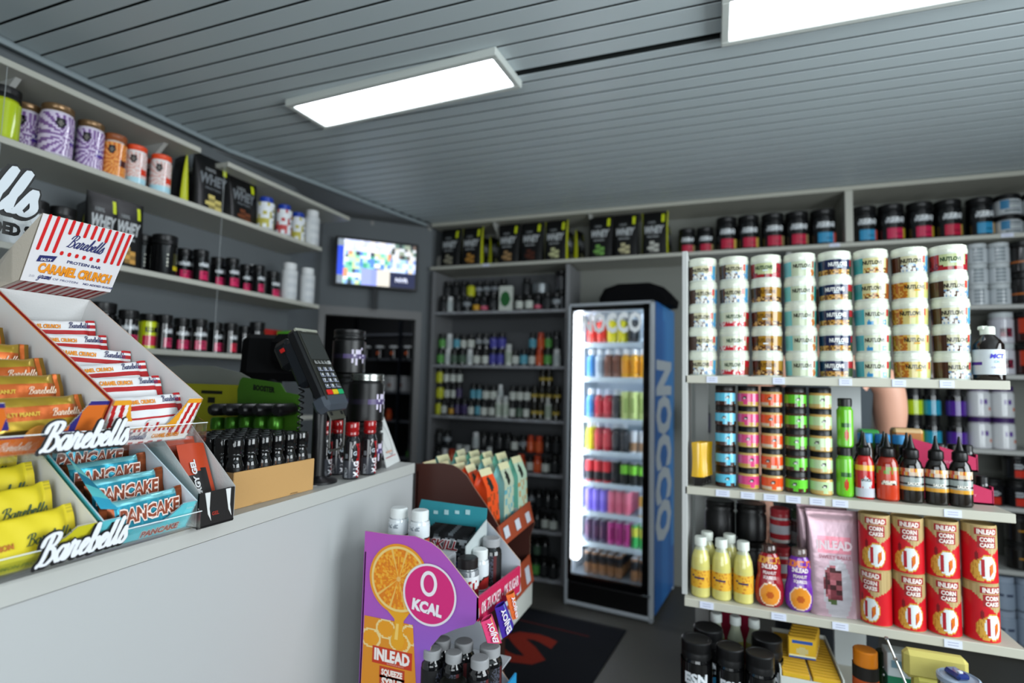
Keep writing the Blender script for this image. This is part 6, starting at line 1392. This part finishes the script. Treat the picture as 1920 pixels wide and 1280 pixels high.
# printed pouch
bl, br = u7(676, 1280)[0] - o.x, u7(793, 1280)[0] - o.x; tl, tr = u7(683, 1172)[0] - o.x, u7(775, 1162)[0] - o.x; zt = u7(730, 1162)[1]; zb = .55
def pch(u, v):
    z = zt - v * (zt - zb)
    cx0 = [(.15, .16), (.45, .07), (.72, .15), (.95, .08)]
    if v < .33:
        for a, b in cx0:
            d = sqrt(((u - a) * .36) ** 2 + (v - b) ** 2)
            if d < .075: return '#d8901c' if d < .06 else '#dcc488'
    return '#cf8420' if v < .8 else '#cc7a1c'
m.grid(lambda u, v: (tl + (bl - tl) * v + u * ((tr - tl) + ((br - bl) - (tr - tl)) * v), -.0012, zt - v * (zt - zb)), 60, 90, pch, 'paper')
for (t_, hh, py, w_, c, band_) in (('INLEAD', .028, 1241, .105, '#e4dcd8', '#b83418'), ('SQUEEZE', .014, 1267, .062, '#e8dcd4', '#b03c1c'), ('SYRUP', .020, 1288, .062, '#e8dcd4', '#b03c1c')):
    x_, z_ = u7(735, py); x_ -= o.x
    if band_: m.box((x_, -.0016, z_ + hh * .4), (w_ + .012, .0006, hh + .014), band_, 'paper')
    m.text(t_, hh, flat((x_, -.0022, z_), (1, 0, 0), (0, 0, 1)), c, 'paper', bold=.05, w=w_)
m.text('NUTRITION & SNACKS', .004, flat((ox + .0, -.0023, u7(735, 1246)[1] - .001), (1, 0, 0), (0, 0, 1)), '#d8b0a0', 'paper', w=.05)
art = m.obj('printed_artwork', sp)
m = MB(); bx_, bz_ = u7(806, 1114); bx_ -= o.x
disc(bx_, bz_, .0755, .0032, lambda u, v: '#d8d2d8' if v > .92 else '#c82470', 14, 64)
m.lathe([(.0, 0)], '#d8d2d8') if False else None
def ring(cx_, cz, rx, rz, w_, off, col, n=36):
    for k in range(n):
        a0, a1 = 2 * pi * k / n, 2 * pi * (k + 1) / n
        m.quad((cx_ + rx * cos(a0), -off, cz + rz * sin(a0)), (cx_ + rx * cos(a1), -off, cz + rz * sin(a1)), (cx_ + (rx - w_) * cos(a1), -off, cz + (rz - w_ * 1.05) * sin(a1)), (cx_ + (rx - w_) * cos(a0), -off, cz + (rz - w_ * 1.05) * sin(a0)), col, 'paper')
ring(bx_ - .002, bz_ + .027, .0235, .031, .0085, .004, '#e2dce2')
m.text('KCAL', .026, flat((bx_ - .006, -.004, bz_ - .044), (1, 0, -.10), (.10, 0, 1)), '#e2dce2', 'paper', bold=.06, w=.085); m.obj('round_badge', sp)
m = MB(); m.M = Matrix.Translation(-o); D2 = 1.55
m.plate([(x, D2, z) for x, z in out], (0, -1, 0), .004, '#b8bcc4', 'paper', side='#a89080', back='#9c4aa8'); m.obj('side_panel', r)
m = MB(); m.box((.003, .15, .52), (.004, .30, 1.04), '#b4b4b8', 'card'); m.obj('back_panel', r)
# trays inside
for (x0, x1, z, ya, yb_) in ((PX0, -.66, 1.035, .006, .112), (-.66, -.545, .925, .006, .115), (PX0, -.628, .955, .118, .295), (-.625, -.545, .925, .118, .295), (PX0, -.56, .70, .006, .295), (PX0, -.56, .36, .006, .295)):
    m = MB(); m.box(((x0 + x1) / 2 - o.x, (ya + yb_) / 2, z - .003), (x1 - x0 - .002, yb_ - ya, .005), '#a2a4a8', 'card'); m.obj('inner_tray', r)
m = MB(); m.box((-.66 - o.x, .06, .98), (.004, .10, .105), '#a2a4a8', 'card'); m.obj('tray_riser', r)
# header strip along the front
FX = -.54
m = MB(); za0, za1 = at(897, 1158, X=FX).z, at(897, 1121, X=FX).z
m.plate([Vector(q) - o for q in ((FX, PY, .917), (FX, D2, .885), (FX, D2, .957), (FX, PY, .972))], (1, 0, -.15), .006, '#b01848', 'paper', side='#c02858')
m.text('0% ZUCKER - 0% SUGAR', .030, lambda x, y: Vector((FX + .0012, PY + .15 + x, .930 + y * .95 - (x + .15) * .07)) - o, '#d8b8c0', 'paper', bold=.03, w=.27); m.obj('header_strip', r)
m = MB(); m.plate([Vector(q) - o for q in ((-.545, PY, .60), (-.545, D2, .60), (-.545, D2, .655), (-.545, PY, .665))], (1, 0, 0), .005, '#1f86b8', 'paper'); m.text('0%', .03, flat(Vector((-.5438, 1.45, .615)) - o, (0, 1, 0), (0, 0, 1)), '#c8dce4', 'paper', bold=.04); m.obj('front_strip', r)
# contents
wb = bottle_proto('pill_bottle', .0265, .108, '#c3c9cc', '#cdd1d0', .78, .24, lambda t, v: '#7d858c' if .75 < v < .95 and t < .0 and hsh(floor(t * 40), floor(v * 24)) > .5 else '#a82a28' if v < .45 and v < .25 + abs(t) * .9 else '#1c1a1a' if v < .5 and v < .32 + abs(t) * .9 else '#c6ccd0', .06, .66, shoulder=.70, nt=50, nz=18, seg=28, lk='satin')
for i, (px, y_) in enumerate(((747, 1.33), (787, 1.33))):
    x = at(px, 990, Y=y_).x; wb.put(f'white pill bottle with white cap in the purple display, {["left", "right"][i]} of two', 'bottle', (x, y_, 1.0355), .5, 'white pill bottles in the purple display')
wb.put('white pill bottle in the lower front of the purple display, right of the brown-capped jar', 'bottle', (at(899, 1080, Y=1.42).x, 1.42, .9255), .3)
cb2 = bottle_proto('pill_bottle', .030, .112, '#6f7478', '#171213', .8, .22, lambda t, v: '#c8ccce' if v > .3 + abs(t) * .6 else '#7a1a1e', .06, .62, shoulder=.70, nt=50, nz=14, seg=28, lk='satin', txt=[('VT', .022, .15, .34, '#9a1c22', .04, 0)])
cb2.put('clear capsule jar with dark brown cap at the front of the purple display', 'bottle', (at(876, 1100, Y=1.33).x, 1.33, .9255), .2)
def silver(h=.125, r_=.032): return bottle_proto('capsule_jar', r_, h, '#0b0b0d', '#8f9092', .76, .17, lambda t, v: '#3a3c48' if -.2 < t < .12 and hsh(floor(t * 50), floor(v * 40)) > .45 else '#4a1014' if .12 < t < .25 else '#0c0c0e', .08, .66, shoulder=.72, nt=60, nz=20, seg=28, ckey='satin')
sj1 = silver()
sj1.put('black capsule jar with silver lid at the far front of the purple display', 'jar', (at(919, 1060, Y=1.47).x, 1.475, .9255), .2)
for i, (px, py) in enumerate(((870, 1201), (851, 1222), (900, 1232), (919, 1210), (829, 1197), (811, 1215))):
    p = at(px, py, Z=.825); sj1.put(f'black capsule jar with silver lid on the lower tray, {["back middle", "front middle", "front right", "back right", "back left", "front left"][i]}', 'jar', (p.x, p.y, .7005), .3 * i, 'silver-lidded jars on the lower tray of the purple display')
gld = jar_proto('capsule_jar', .042, .075, '#101010', '#14140f', .012, None, lkey='satin', lr=.043); rg = MB(); rg.lathe([(.0435, .066), (.0440, .074), (.040, .076), (.037, .074)], '#a89a50', 'metal', 32, close=False)
p = at(850, 1275, Z=.775); gld.put('wide dark tub with gold rim at the bottom of the purple display', 'tub', (p.x, p.y, .7005), 0)
# teal sachet box
r = thing('sachet_box', 'teal counter box of silver sachets inside the purple display', 'display box', (-.75, 1.50, .9555)); o = Vector((-.75, 1.50, .9555))
m = MB(); pts = [at(x, y, Y=1.515) for x, y in ((783, 936), (913, 953), (908, 1000), (800, 985))]
m.plate([at(783, 960, Y=1.515) - o, at(790, 936, Y=1.515) - o, at(913, 953, Y=1.515) - o, at(905, 1060, Y=1.515) - o, at(800, 1060, Y=1.515) - o], (0, -1, 0), .003, '#2a8894', 'paper')
for k, px in enumerate((817, 837, 857, 877)):
    c_ = at(px, 960, Y=1.513) - o; m.box(c_, (.014, .001, .010 + .004 * (k % 2)), '#a8ccd0', 'paper', 0)
m.obj('header_card', r)
m = MB(); a_ = at(880, 1000, Y=1.42); m.plate([Vector(q) - o for q in ((-.633, 1.37, .957), (-.633, 1.51, .957), (-.633, 1.51, 1.09), (-.633, 1.37, 1.05))], (1, 0, 0), .003, '#a8b0b0', 'paper', back='#3a8c98'); m.box(Vector((-.6315, 1.44, .99)) - o, (.002, .13, .05), '#2a8894', 'paper'); m.obj('side_wall', r)
m = MB(); m.box(Vector((-.71, 1.44, .958)) - o, (.155, .14, .003), '#2a8894', 'paper'); m.obj('base', r)
sc_ = MB()
def sf(u, v): return '#8c9498' if .72 < v < .86 and hsh(floor(u * 18), floor(v * 18)) > .35 else '#9aa0a4' if v < .2 else ['#17181a', '#2a2d30', '#17181a', '#5c6266'][int(hsh(floor(u * 9), floor(v * 16)) * 4)]
sc_.grid(lambda u, v: ((u - .5) * .135, -.006 * sin(u * pi) * sin(v * pi) - .001, v * .112), 18, 16, sf, 'foil'); sc_.grid(lambda u, v: ((.5 - u) * .135, .006 * sin(u * pi) * sin(v * pi) + .001, v * .112), 6, 6, '#17181a', 'foil')
sc_.text('SKILL', .026, flat((.0, -.0082, .068), (1, 0, 0), (0, 0, 1)), '#c4c6c8', 'satin', bold=.07, shear=.2, w=.088); sc_.text('SKILL', .024, flat((.0, -.0088, .069), (1, 0, 0), (0, 0, 1)), '#7c1a22', 'satin', bold=.02, shear=.2, w=.086)
scp = P('energy_sachet', ('sachet', sc_))
for i in range(6): scp.put(f'silver and black sachet in the teal box, {ORD[i]} from the front', 'sachet', M=Matrix.Translation((-.712 - .003 * i, 1.378 + i * .017, .961)) @ Matrix.Rotation(radians(-14), 4, 'X'), group='silver sachets in the teal box')
m = MB(); m.box((0, 0, .012), (.03, .003, .026), '#2a2458', 'paper'); m.text('12', .014, flat((0, -.002, .004), (1, 0, 0), (0, 0, 1)), '#c8c8d8', 'paper', bold=.03); o2 = tag(m.obj('price_sticker'), 'small dark blue price sticker reading 12 in front of the silver sachets', 'label'); p = at(866, 1042, Y=1.34); o2.location = (-.652, 1.362, .985)
# ENJOY bars hanging below the strip
for nm, q, c, c2, lab in (('a', ((902, 1166), (922, 1150), (941, 1205), (914, 1205)), '#c83a6a', '#d8a04a', 'pink bar wrapper with white letters below the crimson strip'), ('b', ((928, 1140), (946, 1126), (963, 1170), (942, 1197)), '#3a1f8c', '#5a8ac0', 'purple bar wrapper with white letters, middle of the three below the strip'), ('c', ((949, 1116), (964, 1105), (969, 1152), (961, 1162)), '#d0602a', '#c8b04a', 'orange bar wrapper nearest the brown display, below the crimson strip')):
    P4 = [at(x, y, X=-.515) for x, y in q]; m = MB()
    nrm = (P4[1] - P4[0]).cross(P4[3] - P4[0]).normalized(); nrm = nrm if nrm.dot(EYE - P4[0]) > 0 else -nrm
    bil = lambda u, v: P4[0] * (1 - u) * (1 - v) + P4[1] * u * (1 - v) + P4[2] * u * v + P4[3] * (1 - u) * v
    m.grid(lambda u, v: bil(u, v) + nrm * (.008 * sin(u * pi)), 12, 8, lambda u, v: c2 if .62 < u < .70 else c, 'paper'); m.grid(lambda u, v: bil(u, v) - nrm * (.006 * sin(u * pi) + .001), 6, 4, c, 'paper')
    vs, fs, Wt_ = textmesh('ENJOY', .03)
    ids = [m.vert(bil(.56 - y * .55 + .0, .94 - (x / Wt_) * .84) + nrm * .0095) for x, y in vs]
    for ff in fs: m.face([ids[i] for i in ff], '#dcd4dc', 'paper')
    tag(m.obj('hanging_bar'), lab, 'bar', 'bars hanging under the crimson strip')
# ------------------------------------------------------------------ brown pouch display behind
BY, BY2 = 1.78, 2.12
def u8(px, py): p = at(px, py, Y=BY); return (p.x, p.z)
ob = [u8(780, 869), u8(830, 868), u8(850, 872), u8(862, 879), u8(875, 891), u8(891, 917), u8(915, 952), u8(934, 985), u8(944, 1025)] + [(-.70, .88), (-.70, .80), (-.69, .70), (-.70, .62), (-.80, .58), (-.80, .0), (-1.03, 0)]
r = thing('cardboard_floor_display', 'brown cardboard floor display of upright pouches behind the purple one', 'floor display', (-1.03, BY, 0)); o = Vector((-1.03, BY, 0))
for yy, c, bk in ((BY, '#42241e', '#4a2a22'), (BY2, '#42241e', '#4a2a22')):
    m = MB(); m.M = Matrix.Translation(-o); m.plate([(x, yy, z) for x, z in ob], (0, -1, 0), .004, c, 'satin', side='#8a6a58', back=bk); m.obj('side_panel', r)
m = MB(); m.box((.003, .17, .58), (.004, .34, 1.16), '#c4c4c0', 'card'); m.obj('back_panel', r)
XF = ob[7][0]
def lip(z0, z1, xf, z2=None):
    m = MB(); m.plate([Vector(q) - o for q in ((xf + .02, BY - .004, z0), (xf + .02, BY2, z0 + .01), (xf, BY2, z1 + .02), (xf, BY - .004, z1))], (1, 0, .3), .005, '#8f3c20', 'paper', back='#5a2c20')
    for k in range(3): m.plate([Vector(q) - o for q in ((xf + .019, BY + .03 + k * .115, z0 + .02), (xf + .019, BY + .075 + k * .115, z0 + .022), (xf + .008, BY + .075 + k * .115, z1 - .01), (xf + .008, BY + .03 + k * .115, z1 - .012))], (1, 0, .3), .001, '#b8bcc4', 'paper')
    m.obj('front_lip', r)
lip(.93, .997, XF); lip(.70, .79, -.70)
m = MB(); m.box(Vector((-.69, (BY + BY2) / 2, .665)) - o, (.006, .34, .09), '#b0b2ac', 'card'); m.obj('front_panel', r)
m = MB(); m.box(Vector((-.80, (BY + BY2) / 2, .29)) - o, (.006, .34, .58), '#3a221c', 'card'); m.obj('front_panel', r)
m = MB(); m.box(Vector((-.86, (BY + BY2) / 2, .952)) - o, (.32, .33, .005), '#5a3428', 'card'); m.obj('inner_tray', r)
def pouch(c, cs, c3):
    W_, D_, H_ = .088, .056, .225; b = MB()   # front faces -Y (turned to +X), gusset sides left and right
    zt_ = .70 * H_
    F = [(-W_ / 2, -D_ / 2, 0), (W_ / 2, -D_ / 2, 0), (W_ / 2, -D_ / 2, zt_), (-W_ / 2, -D_ / 2, zt_)]; B_2 = [(x, -y, z) for x, y, z in F]
    def fn(u, v):
        if (u - .45) ** 2 + (v - .76) ** 2 * 2.2 < .03: return '#20241f'
        if v > .9: return '#c8c49c'
        return c3 if hsh(floor(u * 7), floor(v * 12)) > .72 and v < .6 else cs
    b.grid(lambda u, v: ((u - .5) * W_, -D_ / 2 - .001 + (max(0, v - .7) / .3) * D_ / 2, v * H_), 16, 28, fn, 'satin')
    b.grid(lambda u, v: ((.5 - u) * W_, D_ / 2 + .001 - (max(0, v - .7) / .3) * D_ / 2, v * H_), 4, 10, cs, 'satin')
    for s in (-1, 1):
        def pf(u, v, s=s):
            k = max(0, v - .7) / .3; y = (u - .5) * D_ * (1 - k) * s; fold = (1 - abs(u - .5) * 2) * .020 * (k * 1.0) ; return (s * (W_ / 2 - fold - .003 * sin(u * pi)), y, v * H_)
        b.grid(pf, 6, 20, lambda u, v: '#c4c8c4' if v < .14 and c == '#74c0a8' else c, 'satin')
        if c == '#74c0a8':
            b.text('DRINK', .020, lambda X, Y, s=s: Vector((s * (W_ / 2 + .0012), (-.007 + Y * .8) * -1 * -s if False else s * (Y - .008), .07 + X + .01)), '#a8d4c4', 'satin', bold=.02, w=.07)
            for k in range(12):
                a0, a1 = 2 * pi * k / 12, 2 * pi * (k + 1) / 12; b.face([b.vert((s * (W_ / 2 + .001), .0, .05)), b.vert((s * (W_ / 2 + .001), s * .009 * cos(a0), .05 + .009 * sin(a0))), b.vert((s * (W_ / 2 + .001), s * .009 * cos(a1), .05 + .009 * sin(a1)))], '#1c2420', 'satin')
    b.box((0, 0, .001), (W_, D_, .002), c, 'satin'); return P('drink_pouch', ('pouch', b))
for col, (nm, c, cs, c3, y_, n, zb_) in enumerate((('orange', '#d8451c', '#d44a1c', '#8a3c1c', 1.845, 5, .965), ('blue and cream', '#7cb8b4', '#a8b49c', '#5a9aa4', 1.95, 5, .975), ('mint green', '#74c0a8', '#a8c0a8', '#b08a5a', 2.06, 5, .985))):
    PP = pouch(c, cs, c3)
    for i in range(n):
        PP.put(f'{nm} pouch in the brown display, {ORD[i]} from the right end of its row', 'pouch', M=Matrix.Translation((XF - .065 - i * .0600 + (0, .012, .03)[col], y_, zb_ if i else zb_ - .01)) @ Matrix.Rotation(R90 + (hsh(i, col) - .5) * .16, 4, 'Z') @ Matrix.Rotation(radians(-3 + (hsh(i, col, 2) - .5) * 6), 4, 'X'), group='upright pouches in the brown display')
# neighbours on a shelf: narrow any round container that would touch the next one
pos = [(o, R, o.matrix_world.translation.copy()) for o, R in ROUND]; sc_ = {}
for i, (a, Ra, pa) in enumerate(pos):
    for b, Rb, pb in pos[i + 1:]:
        if abs(pa.x - pb.x) > .2 or abs(pa.y - pb.y) > .2: continue
        if min(pa.z + Ra[2], pb.z + Rb[2]) - max(pa.z + Ra[1], pb.z + Rb[1]) < .004: continue
        d = sqrt((pa.x - pb.x) ** 2 + (pa.y - pb.y) ** 2); k = (d - .0005) / (Ra[0] + Rb[0])
        if k < 1:
            for o in (a, b): sc_[o.name] = min(sc_.get(o.name, 1), max(.76, k))
for n, k in sc_.items():
    o = bpy.data.objects[n]; o.matrix_world = o.matrix_world @ Matrix.Diagonal((k, k, 1, 1))
